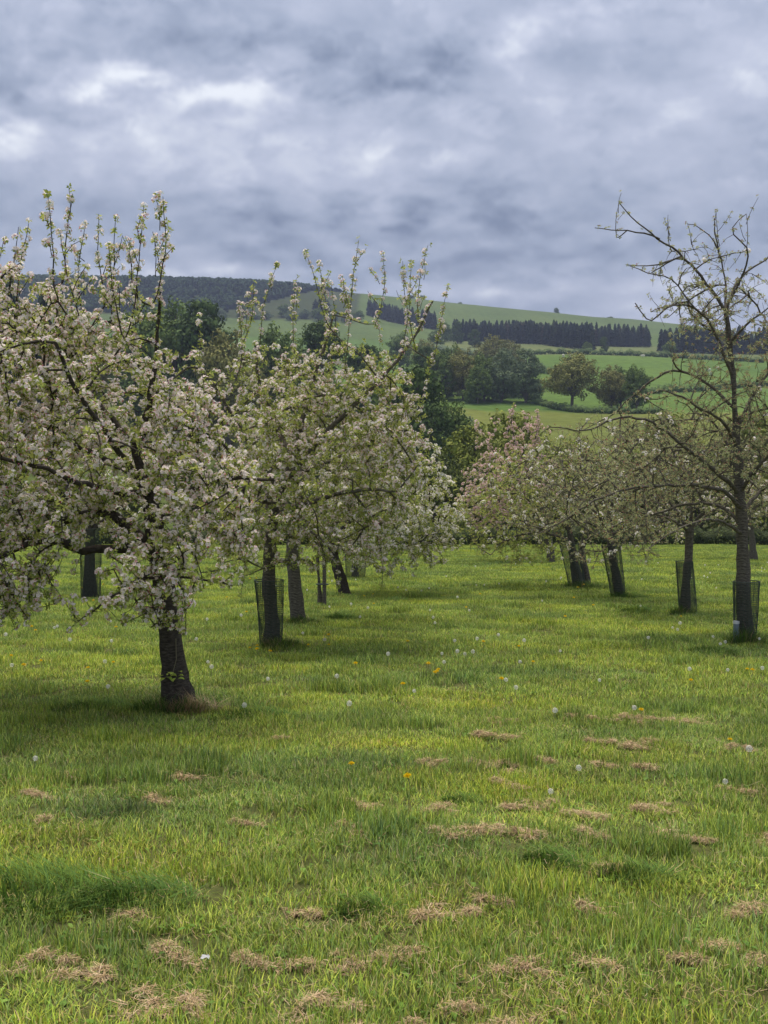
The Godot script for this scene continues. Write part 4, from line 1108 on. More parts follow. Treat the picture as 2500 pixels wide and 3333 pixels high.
func build_small_things():
	build_guard(-1.32, -12.9, 0.125, 0.155, 0.78, Vector2(-0.02, 0.0), 0.10, "wide dark green mesh guard, tilted rim, round the trunk left of centre")
	build_guard(4.60, -16.72, 0.135, 0.125, 0.80, Vector2(-0.06, 0.0), 0.05, "narrow upright mesh guard round the slim forked trunk at right")
	build_guard(4.36, -13.35, 0.13, 0.145, 0.75, Vector2(0.02, 0.0), 0.16, "bent torn mesh guard round the sparse tree's trunk at right")
	build_guard(-0.66, -25.48, 0.22, 0.25, 1.0, Vector2(0.0, 0.0), 0.05, "far green mesh guard half hidden behind the leaning trunk")
	build_guard(-5.33, -20.1, 0.17, 0.19, 1.25, Vector2(0.0, 0.0), 0.05, "shaded mesh guard at far left under the front tree")
	build_guard(4.22, -19.9, 0.13, 0.16, 0.95, Vector2(-0.14, 0.0), 0.08, "mesh guard round the tilted trunk right of centre")
	build_guard(3.93, -22.5, 0.17, 0.19, 0.9, Vector2(-0.16, 0.0), 0.1, "mesh guard round the twin-stemmed tree's left stem")
	# stake of the young tree, with its tie
	var st := thing("tree_stake", on_ground(-1.0, -18.55), "short wooden stake with a dark tie beside the thin young tree", "stake")
	var post := CylinderMesh.new()
	post.top_radius = 0.032
	post.bottom_radius = 0.035
	post.height = 0.92
	post.radial_segments = 10
	put("post", post, M.bark_brown, st).position = Vector3(0, 0.45, 0)
	var tie := TorusMesh.new()
	tie.inner_radius = 0.04
	tie.outer_radius = 0.062
	tie.rings = 16
	tie.ring_segments = 6
	var tn := put("tie", tie, M.net, st)
	tn.position = Vector3(-0.035, 0.36, 0)
	tn.scale = Vector3(1.8, 1, 1)
	# pale tube with a white cap in the guard of the sparse tree
	var b := thing("plastic_bottle", on_ground(4.235, -13.27) + Vector3(0, 0.02, 0), "small pale blue tube with a white cap inside the bent mesh guard", "bottle")
	var body := Shape.new()
	body.tube(PackedVector3Array([Vector3(0, 0, 0), Vector3(0, 0.006, 0), Vector3(0, 0.2, 0), Vector3(0, 0.215, 0), Vector3(0, 0.23, 0)]), PackedFloat32Array([0.03, 0.036, 0.036, 0.034, 0.026]), 14, Color.WHITE)
	put("body", body.mesh(), M.pale_plastic, b)
	var cap := Shape.new()
	cap.tube(PackedVector3Array([Vector3(0, 0.222, 0), Vector3(0, 0.224, 0), Vector3(0, 0.252, 0), Vector3(0, 0.256, 0)]), PackedFloat32Array([0.034, 0.040, 0.040, 0.036]), 14, Color.WHITE)
	put("cap", cap.mesh(), M.white_plastic, b)
	# crumpled white scrap among the clippings
	rng.seed = 5
	var scrap := Shape.new()
	var grid := []
	for j in 5:
		for i in 5:
			grid.append(Vector3((i - 2) * 0.011 + rf(-0.003, 0.003), 0.012 + rf(0, 0.02), (j - 2) * 0.009 + rf(-0.003, 0.003)))
	for j in 4:
		for i in 4:
			var a: Vector3 = grid[j * 5 + i]
			var c: Vector3 = grid[j * 5 + i + 1]
			var d: Vector3 = grid[j * 5 + i + 6]
			var e: Vector3 = grid[j * 5 + i + 5]
			scrap.tri(a, c, d, (c - a).cross(d - a).normalized() * -1.0, Color(0.8, 0.8, 0.84))
			scrap.tri(a, d, e, (d - a).cross(e - a).normalized() * -1.0, Color(0.8, 0.8, 0.84))
	var so := put("paper_scrap", scrap.mesh(), M.petal, self)
	so.scale = Vector3.ONE * 0.62
	so.position = on_ground(-0.622, -3.78) + Vector3(0, 0.045, 0)
	tag(so, "small crumpled white scrap between straw heaps at lower left", "scrap")
	# leafy sucker low on the front trunk
	var sucker := Shape.new()
	for k in 13:
		var dir := Vector3(rf(-1, 1), rf(-0.5, 0.3), rf(0.1, 1)).normalized()
		sucker.leaf(Vector3(rf(-0.07, 0.07), rf(-0.03, 0.03), rf(-0.02, 0.03)), dir, Vector3.UP + rand_dir() * 0.3, rf(0.04, 0.065), rf(0.022, 0.032), shade(Color(0.34, 0.42, 0.07), 0.15))
	sucker.tube(PackedVector3Array([Vector3(0.02, 0.28, -0.05), Vector3(0.03, 0.12, -0.01), Vector3(0.0, 0.0, 0.01), Vector3(-0.06, -0.02, 0.03)]), PackedFloat32Array([0.004, 0.004, 0.003, 0.002]), 5, Color(0.16, 0.14, 0.08))
	var sk := put("sucker", sucker.mesh(), M.leaf, get_node("apple_tree"))
	sk.position = Vector3(-0.02, 0.30, 0.14)

# ---------------------------------------------------------------- trees, hedges and sheep of the valley
func leafy(crowns: Array, faces: int, size: float, tone: Color) -> ArrayMesh:
	var s := Shape.new()
	var total := 0.0
	for c in crowns:
		total += c[1] * c[1]
	for c in crowns:
		var n := int(faces * c[1] * c[1] / total)
		# a crown is clumps on a clump, each with leaves through its outer part
		var bumps_on := []
		for k in 16:
			bumps_on.append([rand_dir() * rf(0.55, 0.95), rf(0.22, 0.42), rf(0.82, 1.18)])
		for k in n:
			var b: Array = bumps_on[rng.randi() % 16]
			var dir := rand_dir()
			var p: Vector3 = (b[0] + dir * b[1] * pow(rng.randf(), 0.3)) * c[1] * c[2]
			var nn: Vector3 = (dir * 0.9 + b[0] * 0.35 + rand_dir() * 0.5 + Vector3(0, 0.15, 0)).normalized()
			var x := nn.cross(rand_dir()).normalized() * size * rf(0.6, 1.2)
			var y := nn.cross(x).normalized() * size * rf(0.5, 1.0)
			var col := shade(tone, 0.22) * Color(b[2], b[2], b[2])
			p += c[0]
			s.tri(p - x, p + x * 0.3 - y, p + x, nn, col)
			s.tri(p - x, p + x, p - x * 0.2 + y, nn, col)
	return s.mesh()

func tree_kind(tall: float, wide: float, clear: float, lobes: int, faces: int, size: float, tone: Color) -> Array:
	var crowns := []
	var mid := (tall + clear) * 0.5
	for k in lobes:
		var a := TAU * k / lobes + rf(-0.4, 0.4)
		var u := rf(0.0, 1.0)
		var y := lerpf(clear + wide * 0.12, tall - wide * 0.18, u)
		var span := wide * 0.30 * (1.0 - absf(u - 0.42) * 1.1)
		crowns.append([Vector3(cos(a) * span, y, sin(a) * span), rf(0.17, 0.25) * wide, Vector3(1.1, rf(0.75, 1.0), 1.1)])
	crowns.append([Vector3(0, mid, 0), wide * 0.32, Vector3(1, 1.1, 1)])
	crowns.append([Vector3(0, tall - wide * 0.22, 0), wide * 0.22, Vector3(1.1, 1, 1.1)])
	var w := Shape.new()
	var r := tall * 0.028
	w.tube(PackedVector3Array([Vector3(0, -0.4, 0), Vector3(0, clear * 0.5, 0), Vector3(0.05 * wide, mid, 0), Vector3(0, tall * 0.85, 0)]), PackedFloat32Array([r * 1.4, r, r * 0.7, r * 0.2]), 8, Color.WHITE)
	for c in crowns:
		var e: Vector3 = c[0]
		var b := Vector3(0, clear * 0.8 + (e.y - clear) * 0.25, 0)
		w.tube(PackedVector3Array([b, b.lerp(e, 0.5) + Vector3(0, 0.05 * tall, 0), e]), PackedFloat32Array([r * 0.55, r * 0.35, r * 0.12]), 5, Color.WHITE)
	return [w.mesh(), leafy(crowns, faces, size, tone)]

func plant(called: String, kind: Array, x: float, z: float, s: Vector3, label: String, category: String, group: String, turn: float):
	var o := thing(called, on_ground(x, z), label, category, group)
	o.scale = s
	o.rotation.y = turn
	put("trunk", kind[0], M.bark_brown, o)
	put("crown", kind[1], M.foliage, o)

func conifer_kind(tall: float, wide: float, tone: Color) -> Array:
	var s := Shape.new()
	var tiers := 13
	for k in tiers:
		var u := float(k) / tiers
		var y := tall * (0.10 + 0.88 * u)
		var r := wide * 0.5 * pow(1.0 - u * u, 0.75) * rf(0.75, 1.15) + 0.12
		var drop := tall * 0.055
		var n := 9
		var off := rf(0, TAU)
		for q in n:
			var a := off + TAU * q / n
			var rr := r * rf(0.65, 1.2)
			var tip := Vector3(cos(a) * rr, y - drop * rf(0.6, 1.3), sin(a) * rr)
			var w := Vector3(-sin(a), 0, cos(a)) * rr * 0.42
			var root := Vector3(0, y + drop * 0.9, 0)
			var mid := root.lerp(tip, 0.6)
			var nn := (Vector3(cos(a), 0.6, sin(a)) + rand_dir() * 0.3).normalized()
			var col := shade(tone, 0.22)
			s.tri(root, mid + w - Vector3(0, drop * 0.3, 0), tip, nn, col)
			s.tri(root, tip, mid - w - Vector3(0, drop * 0.3, 0), nn, col)
			s.tri(root, mid + w, mid - w, nn, col)
	s.tri(Vector3(-0.1, tall * 0.94, 0), Vector3(0.1, tall * 0.94, 0.05), Vector3(0, tall * 1.0, 0), Vector3.BACK, tone)
	var t := Shape.new()
	t.tube(PackedVector3Array([Vector3(0, -0.5, 0), Vector3(0, tall * 0.5, 0), Vector3(0, tall * 0.95, 0)]), PackedFloat32Array([tall * 0.018, tall * 0.013, tall * 0.003]), 6, Color.WHITE)
	return [t.mesh(), s.mesh()]

func hedge(pts: Array, tall: float, deep: float, face: float, per_metre: int, tone: Color, label: String):
	var s := Shape.new()
	var base := on_ground(pts[0][0], pts[0][1])
	for j in pts.size() - 1:
		var a := Vector2(pts[j][0], pts[j][1])
		var b := Vector2(pts[j + 1][0], pts[j + 1][1])
		var n := int(a.distance_to(b) * per_metre)
		for k in n:
			var p := a.lerp(b, rng.randf())
			var lump := 0.72 + 0.5 * bumps.get_noise_2d(p.x * 18.0 / tall, p.y * 18.0 / tall)
			var ang := rf(0, TAU)
			var rr := pow(rng.randf(), 0.35)
			var y := (0.5 + 0.5 * sin(ang) * rr) * tall * lump
			p += Vector2(-(b - a).y, (b - a).x).normalized() * cos(ang) * rr * deep * 0.5
			var at := on_ground(p.x, p.y) - base + Vector3(0, y, 0)
			var nn := (Vector3(rf(-0.5, 0.5), sin(ang) + 0.3, 0.5 + rf(-0.3, 0.5))).normalized()
			var x := nn.cross(rand_dir()).normalized() * face * rf(0.6, 1.2)
			var yy := nn.cross(x).normalized() * face * rf(0.5, 1.0)
			var col := shade(tone, 0.25)
			s.tri(at - x, at + x * 0.3 - yy, at + x, nn, col)
			s.tri(at - x, at + x, at - x * 0.2 + yy, nn, col)
	var o := put("hedge", s.mesh(), M.foliage, self)
	o.position = base
	tag(o, label, "hedge", "field hedges")

func build_valley():
	rng.seed = 2024
	var dark := Color(0.078, 0.118, 0.038)
	var mid := Color(0.125, 0.178, 0.048)
	var olive := Color(0.190, 0.188, 0.062)
	var blue := Color(0.145, 0.190, 0.100)
	var lime := Color(0.190, 0.220, 0.050)
	var kinds := {
		"dark": tree_kind(14.0, 10.0, 0.2, 16, 12000, 0.22, dark), "mid": tree_kind(13.0, 11.0, 0.2, 16, 12000, 0.22, mid),
		"olive": tree_kind(12.0, 12.0, 0.8, 17, 11000, 0.20, olive), "blue": tree_kind(11.0, 11.0, 0.1, 16, 12000, 0.20, blue),
		"lime": tree_kind(8.0, 7.0, 0.3, 10, 8000, 0.13, lime), "bush": tree_kind(5.0, 6.0, 0.0, 9, 9000, 0.085, Color(0.120, 0.145, 0.040)),
		"scrub": tree_kind(5.5, 5.5, 0.0, 9, 9000, 0.085, Color(0.085, 0.105, 0.036)),
		"oak": tree_kind(11.0, 11.5, 2.2, 18, 11000, 0.19, Color(0.220, 0.225, 0.070))}
	# the great oak and its neighbours
	var spots := [
		["oak", 35.4, -210.0, 1.0, 0.98, "rounded olive-green oak standing alone in the green field", "oak_tree"],
		["olive", 42.5, -208.0, 0.62, 0.72, "smaller brownish tree close right of the rounded oak", "broadleaf_tree"],
		["mid", 46.0, -203.0, 0.55, 0.66, "dark pointed bushy tree right of the rounded oak", "broadleaf_tree"],
		["olive", 31.0, -320.0, 1.05, 1.0, "spreading brownish tree on the hedge line left of the oak", "broadleaf_tree"],
		["olive", 36.0, -322.0, 0.8, 0.86, "thin-leaved brownish tree right of its spreading neighbour", "broadleaf_tree"],
		["mid", 11.6, -229.0, 0.85, 0.80, "green tree at the left end of the valley tree row", "broadleaf_tree"],
		["dark", 12.5, -236.0, 0.62, 0.74, "dark narrow tree behind the left end of the valley tree row", "broadleaf_tree"],
		["olive", 16.2, -228.0, 0.82, 0.92, "brown-tinged tree in the middle of the valley tree row", "broadleaf_tree"],
		["mid", 20.3, -226.0, 0.76, 0.76, "mid-green tree in the valley tree row beside the grey-green ones", "broadleaf_tree"],
		["blue", 23.6, -224.0, 0.76, 0.92, "grey-green rounded tree second from right in the valley row", "broadleaf_tree"],
		["blue", 28.2, -222.0, 0.84, 0.98, "grey-green rounded tree at the right end of the valley row", "broadleaf_tree"],
		["dark", 3.4, -112.0, 0.85, 1.12, "tall dark green tree in the middle distance right of the blossom", "broadleaf_tree"],
		["dark", 4.9, -108.0, 0.60, 0.84, "dark rounded tree below the tall dark tree", "broadleaf_tree"],
		["mid", 1.2, -116.0, 0.85, 1.05, "green tree peeping out left of the tall dark tree", "broadleaf_tree"],
		["olive", -1.0, -104.0, 0.8, 0.9, "brownish tree behind the guarded blossom tree's right side", "broadleaf_tree"],
		["dark", -26.5, -165.0, 1.25, 1.52, "dark tall tree in the gap between the two near blossom trees", "broadleaf_tree"],
		["mid", -32.0, -172.0, 1.3, 1.62, "green tall tree left in the gap between the near blossom trees", "broadleaf_tree"],
		["olive", -22.0, -158.0, 1.1, 1.44, "brown-olive tree with a domed crown in the gap between blossom trees", "broadleaf_tree"],
		["mid", -15.5, -168.0, 1.1, 1.30, "green tree behind the guarded blossom tree's left shoulder", "broadleaf_tree"],
		["dark", -10.0, -178.0, 1.1, 1.25, "dark tree behind the middle of the guarded blossom tree", "broadleaf_tree"],
		["mid", -40.0, -180.0, 1.3, 1.55, "green tree behind the front blossom tree's crown", "broadleaf_tree"],
		["olive", -52.0, -190.0, 1.3, 1.5, "brownish tree far left behind the front blossom tree", "broadleaf_tree"],
		["dark", -3.0, -190.0, 1.0, 0.95, "dark tree low behind the guarded blossom tree's upright shoots", "broadleaf_tree"],
		["mid", -62.0, -185.0, 1.3, 1.5, "green tree at the far left edge of the valley", "broadleaf_tree"],
		["mid", 6.6, -118.0, 0.75, 0.98, "mid-green tree right behind the tall dark tree", "broadleaf_tree"],
		["mid", 14.5, -240.0, 0.72, 0.86, "green tree rising behind the brown-tinged one in the valley row", "broadleaf_tree"],
		["dark", 8.6, -232.0, 0.72, 0.82, "dark tree left of the valley row beside the tall woods", "broadleaf_tree"],
		["blue", 25.6, -233.0, 0.66, 0.94, "pale tree behind the grey-green pair in the valley row", "broadleaf_tree"],
		["mid", 18.6, -221.0, 0.6, 0.6, "low green tree in front of the valley row's middle", "broadleaf_tree"],
		["mid", -6.5, -120.0, 0.9, 1.1, "green tree behind the guarded blossom tree's right shoulder", "broadleaf_tree"],
		["blue", 8.5, -128.0, 0.7, 0.86, "grey-green tree between the tall dark tree and the valley row", "broadleaf_tree"],
		["olive", 12.0, -330.0, 0.8, 0.9, "brownish tree on the field edge above the tall dark trees", "broadleaf_tree"],
		["mid", 5.0, -345.0, 0.9, 0.9, "green tree on the field edge behind the blossom tips", "broadleaf_tree"],
		["mid", 45.0, -212.0, 0.6, 0.6, "green bush-like tree behind the smaller brownish one by the oak", "broadleaf_tree"],
		["lime", 7.6, -68.0, 0.95, 1.06, "yellow-green bushy tree behind the pink blossom tree", "broadleaf_tree"],
		["lime", 5.2, -63.0, 0.80, 0.88, "light green bushy tree left of the pink blossom tree", "broadleaf_tree"],
		["lime", 10.6, -70.0, 0.70, 0.82, "olive-green bushy tree right behind the pink blossom tree", "broadleaf_tree"],
		["lime", 16.5, -66.0, 0.95, 1.02, "yellow-green bushy tree behind the twiggy trees at right", "broadleaf_tree"],
		["lime", 21.0, -64.0, 0.9, 0.98, "light bushy tree behind the sparse tree's trunk", "broadleaf_tree"],
		["olive", 12.8, -74.0, 0.42, 0.62, "brownish small tree between the twiggy trees and the oak", "broadleaf_tree"],
		["lime", 25.0, -66.0, 0.9, 0.98, "light green bushy tree at the right edge behind the orchard", "broadleaf_tree"],
		["dark", 79.0, -402.0, 0.42, 0.46, "small round tree below the conifer belt", "broadleaf_tree"],
		["mid", 74.0, -408.0, 0.42, 0.34, "low dark bush left of the small round tree below the conifers", "broadleaf_tree"],
		["mid", 101.0, -396.0, 0.6, 0.42, "small green tree on the hedge line at right", "broadleaf_tree"],
		["dark", 32.0, -487.0, 0.7, 0.72, "dark tree at the left foot of the conifer belt", "broadleaf_tree"],
		["dark", 37.5, -462.0, 0.7, 0.55, "dark low tree beside the pale field's left corner", "broadleaf_tree"],
		["mid", 27.5, -505.0, 0.8, 0.7, "green tree left of the conifer belt", "broadleaf_tree"],
		["mid", 22.0, -470.0, 0.7, 0.55, "green tree on the field edge left of the pale field", "broadleaf_tree"],
		["mid", 134.0, -870.0, 0.45, 0.42, "lone tree on the skyline of the grassy hill", "broadleaf_tree"],
		["mid", 60.0, -880.0, 0.4, 0.25, "tiny bush on the skyline left of the lone tree", "broadleaf_tree"],
		["mid", 176.0, -870.0, 0.6, 0.22, "low bush on the skyline right of the lone tree", "broadleaf_tree"],
		["mid", 30.0, -880.0, 0.6, 0.4, "skyline tree where the wooded hill meets the grass", "broadleaf_tree"],
		["mid", 22.0, -880.0, 0.55, 0.34, "small skyline tree left of its neighbour on the hill's shoulder", "broadleaf_tree"]]
	for s in spots:
		plant(s[6], kinds[s[0]], s[1], s[2], Vector3(s[3], s[4], s[3]), s[5], "tree", "broadleaf trees of the valley", rf(0, TAU))
	# a pale line of small trees under the wood on the hill
	for k in 16:
		plant("broadleaf_tree", kinds["blue" if k % 3 else "mid"], -128.0 + k * 7.6 + rf(-2, 2), -640.0 + rf(-12, 12), Vector3(0.85, rf(0.45, 0.65), 0.85), "%s small pale tree from left in the line below the hillside wood" % ["first", "second", "third", "fourth", "fifth", "sixth", "seventh", "eighth", "ninth", "tenth", "eleventh", "twelfth", "thirteenth", "fourteenth", "fifteenth", "last"][k], "tree", "pale trees below the hillside wood", rf(0, TAU))
	# scrub along the far side of the orchard
	for k in 15:
		var x := -22.0 + k * 3.4 + rf(-0.8, 0.8)
		var z := rf(-56.0, -51.5)
		plant("bush", kinds["scrub" if k % 3 else "bush"], x, z, Vector3(rf(0.8, 1.1), rf(0.5, 0.78), 0.8), "%s scrub bush from the left along the orchard's far edge" % ["first", "second", "third", "fourth", "fifth", "sixth", "seventh", "eighth", "ninth", "tenth", "eleventh", "twelfth", "thirteenth", "fourteenth", "last"][k], "bush", "scrub bushes along the orchard's far edge", rf(0, TAU))
	hedge([[-24.0, -49.5], [-8.0, -48.6], [8.0, -48.8], [24.0, -49.5]], 1.15, 1.2, 0.055, 700, Color(0.050, 0.065, 0.026), "dark low hedge closing the far side of the orchard")
	hedge([[11.5, -461.0], [23.4, -433.0], [31.7, -402.0], [36.0, -378.0]], 2.6, 3.0, 0.4, 26, blue, "grey-green hedge climbing left from the pale field's corner")
	hedge([[31.3, -397.0], [52.3, -392.0], [71.5, -393.0], [87.2, -389.5], [105.0, -380.0], [125.0, -368.0]], 2.6, 3.0, 0.4, 30, dark, "long dark hedge below the pale field and conifer belt")
	hedge([[40.7, -338.0], [46.9, -322.0], [52.0, -312.0]], 2.6, 3.2, 0.35, 26, dark, "short dark hedge piece running down from the spreading tree")
	hedge([[30.0, -222.0], [34.5, -203.0], [39.0, -198.0], [48.0, -194.0]], 1.6, 2.2, 0.25, 46, dark, "dark hedge under the rounded oak")
	hedge([[52.0, -240.0], [70.8, -254.0], [95.0, -275.0], [120.0, -290.0]], 2.4, 2.6, 0.3, 30, dark, "dark hedge crossing the green field behind the sparse tree")
	# conifer belts: tall straight trees in close rows
	var pines := []
	for k in 4:
		pines.append(conifer_kind(rf(12.5, 14.0), rf(4.6, 5.8), [Color(0.030, 0.044, 0.029), Color(0.040, 0.052, 0.030), Color(0.026, 0.036, 0.028), Color(0.068, 0.058, 0.040)][k]))
	var belts := [
		[[[33.4, -519.0], [58.0, -521.0], [74.0, -470.0], [84.0, -440.0]], 3, 2.2, "in the long belt across the hillside", "conifers in the long hillside belt"],
		[[[60.0, -523.0], [90.0, -520.0], [122.0, -508.0]], 3, 2.3, "in the upper right stretch behind the long belt", "conifers at the back of the long belt"],
		[[[112.0, -446.0], [134.0, -436.0], [172.0, -424.0]], 3, 2.7, "in the belt behind the sparse tree", "conifers in the right hillside belt"],
		[[[-9.0, -700.0], [13.5, -647.0], [30.0, -612.0]], 2, 2.6, "in the left belt above the tree-lined field", "conifers in the left hillside belt"]]
	for b in belts:
		for j in b[0].size() - 1:
			var p := Vector2(b[0][j][0], b[0][j][1])
			var q := Vector2(b[0][j + 1][0], b[0][j + 1][1])
			var n := maxi(2, int(absf(q.x - p.x) / b[2] * 1.25 + absf(q.y - p.y) / b[2] * 0.3))
			for k in n:
				for row in int(b[1]):
					var u: float = (k + rf(-0.35, 0.35)) / n
					var at := p.lerp(q, u) + Vector2(rf(-0.6, 0.6), -3.6 * row + rf(-0.8, 0.8))
					var kind: Array = pines[rng.randi() % 3]
					if rng.randf() < 0.10 and at.x > 55.0:
						kind = pines[3]
					var o := thing("conifer", on_ground(at.x, at.y), "%s dark conifer %s" % [["front-row", "second-row", "third-row"][row], b[3]], "conifer", b[4])
					o.rotation.y = rf(0, TAU)
					var sc := rf(0.62, 0.88)
					o.scale = Vector3(sc * 0.95, sc, sc * 0.95)
					put("trunk", kind[0], M.bark_brown, o)
					put("crown", kind[1], M.foliage, o)
	for p in [[-50.0, -150.0, 1.9, "middle"], [-46.5, -153.0, 1.75, "rightmost"], [-54.0, -155.0, 1.8, "leftmost"]]:
		var o := thing("conifer", on_ground(p[0], p[1]), "%s of three tall dark conifers behind the front tree at far left" % p[3], "conifer", "tall conifers at far left")
		o.scale = Vector3(1.2, p[2], 1.2)
		put("trunk", pines[0][0], M.bark_brown, o)
		put("crown", pines[0][1], M.foliage, o)
	for p in [[-40.0, -655.0], [-36.5, -650.0], [-33.0, -652.0], [-38.0, -661.0], [-35.0, -660.0]]:
		var o := thing("conifer", on_ground(p[0], p[1]), "dark conifer in the small clump below the hillside wood", "conifer", "conifer clump below the hillside wood")
		o.scale = Vector3(1.2, 0.9, 1.2)
		put("trunk", pines[1][0], M.bark_brown, o)
		put("crown", pines[1][1], M.foliage, o)
	# the wood that clothes the left end of the hill
	var places := []
	var tints := []
	for k in 5200:
		var x := rf(-330.0, -8.0)
		var d := rf(655.0, 925.0)
		if x > -26.0 - (900.0 - d) * 0.30 + 6.0 * bumps.get_noise_2d(d * 0.5, 3.0):
			continue
		places.append(Transform3D(Basis(Vector3.UP, rf(0, TAU)) * Basis.from_scale(Vector3(0.95, rf(0.24, 0.34), 0.95)), on_ground(x, -d)))
		var k2 := 1.0 + 0.35 * patchy.get_noise_2d(x * 1.5, d * 1.5) + rf(-0.2, 0.2)
		tints.append(Color(2.9, 3.7, 1.9) * k2)
	tag(scatter("wood", pines[2][1], M.foliage, places, tints, self), "far wood covering the left end of the hill", "wood")
	# sheep on the green field
	var woolly := sheep_mesh()
	for p in [[45.6, -360.0], [49.0, -368.0], [44.0, -338.0], [60.0, -374.0], [62.0, -372.0], [88.0, -380.0], [41.6, -362.0], [96.0, -330.0], [101.0, -338.0], [93.0, -318.0]]:
		var o := put("sheep", woolly, M.wool, self)
		o.position = on_ground(p[0], p[1])
		o.rotation.y = rf(0, TAU)
		tag(o, "tiny white sheep grazing in the bright green field", "sheep", "sheep in the far field")

# a sheep: one skin over a field of rounded bones
func sheep_mesh() -> ArrayMesh:
	var bones := [[Vector3(-0.42, 0.66, 0), Vector3(0.40, 0.68, 0), 0.29, 0.27], [Vector3(0.42, 0.74, 0), Vector3(0.66, 0.62, 0), 0.15, 0.12], [Vector3(0.66, 0.60, 0), Vector3(0.82, 0.42, 0), 0.11, 0.07], [Vector3(-0.62, 0.70, 0), Vector3(-0.72, 0.50, 0), 0.07, 0.05]]
	for sx in [-0.36, 0.32]:
		for sz in [-0.13, 0.13]:
			bones.append([Vector3(sx, 0.5, sz), Vector3(sx, 0.02, sz), 0.09, 0.05])
	for sz in [-1, 1]:
		bones.append([Vector3(0.62, 0.68, sz * 0.08), Vector3(0.60, 0.66, sz * 0.20), 0.04, 0.025])
	var cell := 0.05
	var lo := Vector3(-0.95, -0.1, -0.45)
	var nx := 38
	var ny := 24
	var nz := 18
	var f := PackedFloat32Array()
	f.resize(nx * ny * nz)
	for i in nx:
		for j in ny:
			for k in nz:
				var p := lo + Vector3(i, j, k) * cell
				var d := 9.0
				for b in bones:
					var ab: Vector3 = b[1] - b[0]
					var t := clampf((p - b[0]).dot(ab) / ab.length_squared(), 0.0, 1.0)
					var e: float = p.distance_to(b[0] + ab * t) - lerpf(b[2], b[3], t)
					var h := clampf(0.5 + 0.5 * (d - e) / 0.08, 0.0, 1.0)
					d = lerpf(d, e, h) - 0.08 * h * (1.0 - h)
				f[(i * ny + j) * nz + k] = d
	var s := Shape.new()
	var id := {}
	for i in nx - 1:
		for j in ny - 1:
			for k in nz - 1:
				var sum := Vector3.ZERO
				var n := 0
				for e in [[0, 0, 0, 1, 0, 0], [0, 1, 0, 1, 1, 0], [0, 0, 1, 1, 0, 1], [0, 1, 1, 1, 1, 1], [0, 0, 0, 0, 1, 0], [1, 0, 0, 1, 1, 0], [0, 0, 1, 0, 1, 1], [1, 0, 1, 1, 1, 1], [0, 0, 0, 0, 0, 1], [1, 0, 0, 1, 0, 1], [0, 1, 0, 0, 1, 1], [1, 1, 0, 1, 1, 1]]:
					var a := f[((i + e[0]) * ny + j + e[1]) * nz + k + e[2]]
					var b := f[((i + e[3]) * ny + j + e[4]) * nz + k + e[5]]
					if (a < 0.0) != (b < 0.0):
						sum += Vector3(i + e[0], j + e[1], k + e[2]).lerp(Vector3(i + e[3], j + e[4], k + e[5]), a / (a - b))
						n += 1
				if n:
					var c := Vector3i(i, j, k)
					id[c] = s.v.size()
					s.v.append(lo + sum / n * cell)
					var at := func(x: int, y: int, z: int) -> float: return f[(clampi(x, 0, nx - 1) * ny + clampi(y, 0, ny - 1)) * nz + clampi(z, 0, nz - 1)]
					s.n.append(Vector3(at.call(i + 1, j, k) - at.call(i - 1, j, k), at.call(i, j + 1, k) - at.call(i, j - 1, k), at.call(i, j, k + 1) - at.call(i, j, k - 1)).normalized())
					s.c.append(Color(0.66, 0.62, 0.54))
	for c in id:
		for ax in 3:
			var d := Vector3i.ZERO
			d[ax] = 1
			var u := Vector3i.ZERO
			u[(ax + 1) % 3] = 1
			var w := Vector3i.ZERO
			w[(ax + 2) % 3] = 1
			var a := f[(c.x * ny + c.y) * nz + c.z]
			var q: Vector3i = c + d
			var b := f[(q.x * ny + q.y) * nz + q.z]
			if (a < 0.0) == (b < 0.0) or not (id.has(c - u) and id.has(c - w) and id.has(c - u - w)):
				continue
			var r := [id[c], id[c - u], id[c - u - w], id[c - w]]
			if a < 0.0:
				r.reverse()
			for t in [0, 1, 2, 0, 2, 3]:
				s.i.append(r[t])
	return s.mesh()

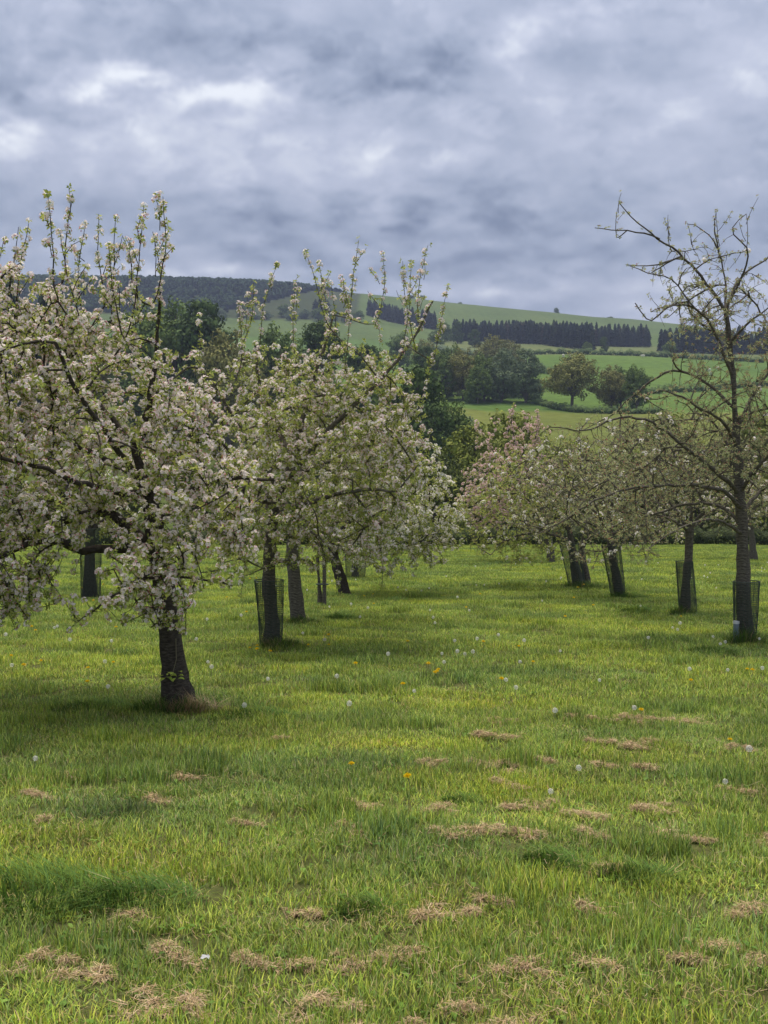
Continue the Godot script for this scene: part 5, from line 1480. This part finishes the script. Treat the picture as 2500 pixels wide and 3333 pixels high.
# ---------------------------------------------------------------- the scene
func _ready():
	var cam := Camera3D.new()
	cam.name = "camera"
	cam.position = Vector3(0, 1.6, 0)
	cam.rotation_degrees = Vector3(-3.0, 0, 0)
	cam.fov = 49.48
	cam.near = 0.05
	cam.far = 4000.0
	add_child(cam)
	cam.current = true
	var env := Environment.new()
	env.background_mode = Environment.BG_SKY
	var sky := Sky.new()
	var pano := PanoramaSkyMaterial.new()
	pano.panorama = make_sky()
	sky.sky_material = pano
	env.sky = sky
	env.background_energy_multiplier = 1.0
	env.tonemap_mode = Environment.TONE_MAPPER_LINEAR
	env.tonemap_exposure = 2.7
	env.sdfgi_enabled = true
	env.ssao_enabled = true
	env.ssil_enabled = true
	var we := WorldEnvironment.new()
	we.name = "environment"
	we.environment = env
	add_child(we)
	var sun := DirectionalLight3D.new()
	sun.name = "sun"
	sun.light_energy = 0.5
	sun.light_color = Color(1.0, 0.95, 0.86)
	sun.light_angular_distance = 30.0
	sun.rotation_degrees = Vector3(-77.0, -160.0, 0)
	sun.shadow_enabled = true
	add_child(sun)
	env.fog_enabled = true
	env.fog_density = 0.0003
	env.fog_light_color = Color(0.80, 0.86, 1.0)

	bumps.seed = 3
	bumps.frequency = 0.05
	bumps.fractal_octaves = 3
	patchy.seed = 9
	patchy.frequency = 0.03
	patchy.fractal_octaves = 4
	streaks.seed = 21
	streaks.frequency = 0.03
	streaks.fractal_octaves = 3
	M.grass = soft(0.8, 0.65)
	M.straw = soft(0.85, 0.3)
	M.leaf = soft(0.6, 0.6)
	M.petal = soft(0.8, 1.0)
	M.foliage = soft(0.8, 0.4)
	M.wool = soft(0.95, 0.0)
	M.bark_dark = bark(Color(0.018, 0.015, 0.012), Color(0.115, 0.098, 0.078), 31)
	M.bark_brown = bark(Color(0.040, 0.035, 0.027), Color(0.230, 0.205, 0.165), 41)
	M.net = StandardMaterial3D.new()
	M.net.albedo_color = Color(0.040, 0.060, 0.042).linear_to_srgb()
	M.net.roughness = 0.7
	M.pale_plastic = StandardMaterial3D.new()
	M.pale_plastic.albedo_color = Color(0.16, 0.20, 0.24).linear_to_srgb()
	M.pale_plastic.roughness = 0.4
	M.white_plastic = StandardMaterial3D.new()
	M.white_plastic.albedo_color = Color(0.55, 0.55, 0.55).linear_to_srgb()
	M.white_plastic.roughness = 0.4

	build_land()
	build_valley()
	make_blooms()
	for t in TREES:
		build_tree(t)
	build_grass()
	build_tufts()
	build_small_things()
	build_hay()
	build_dandelions()
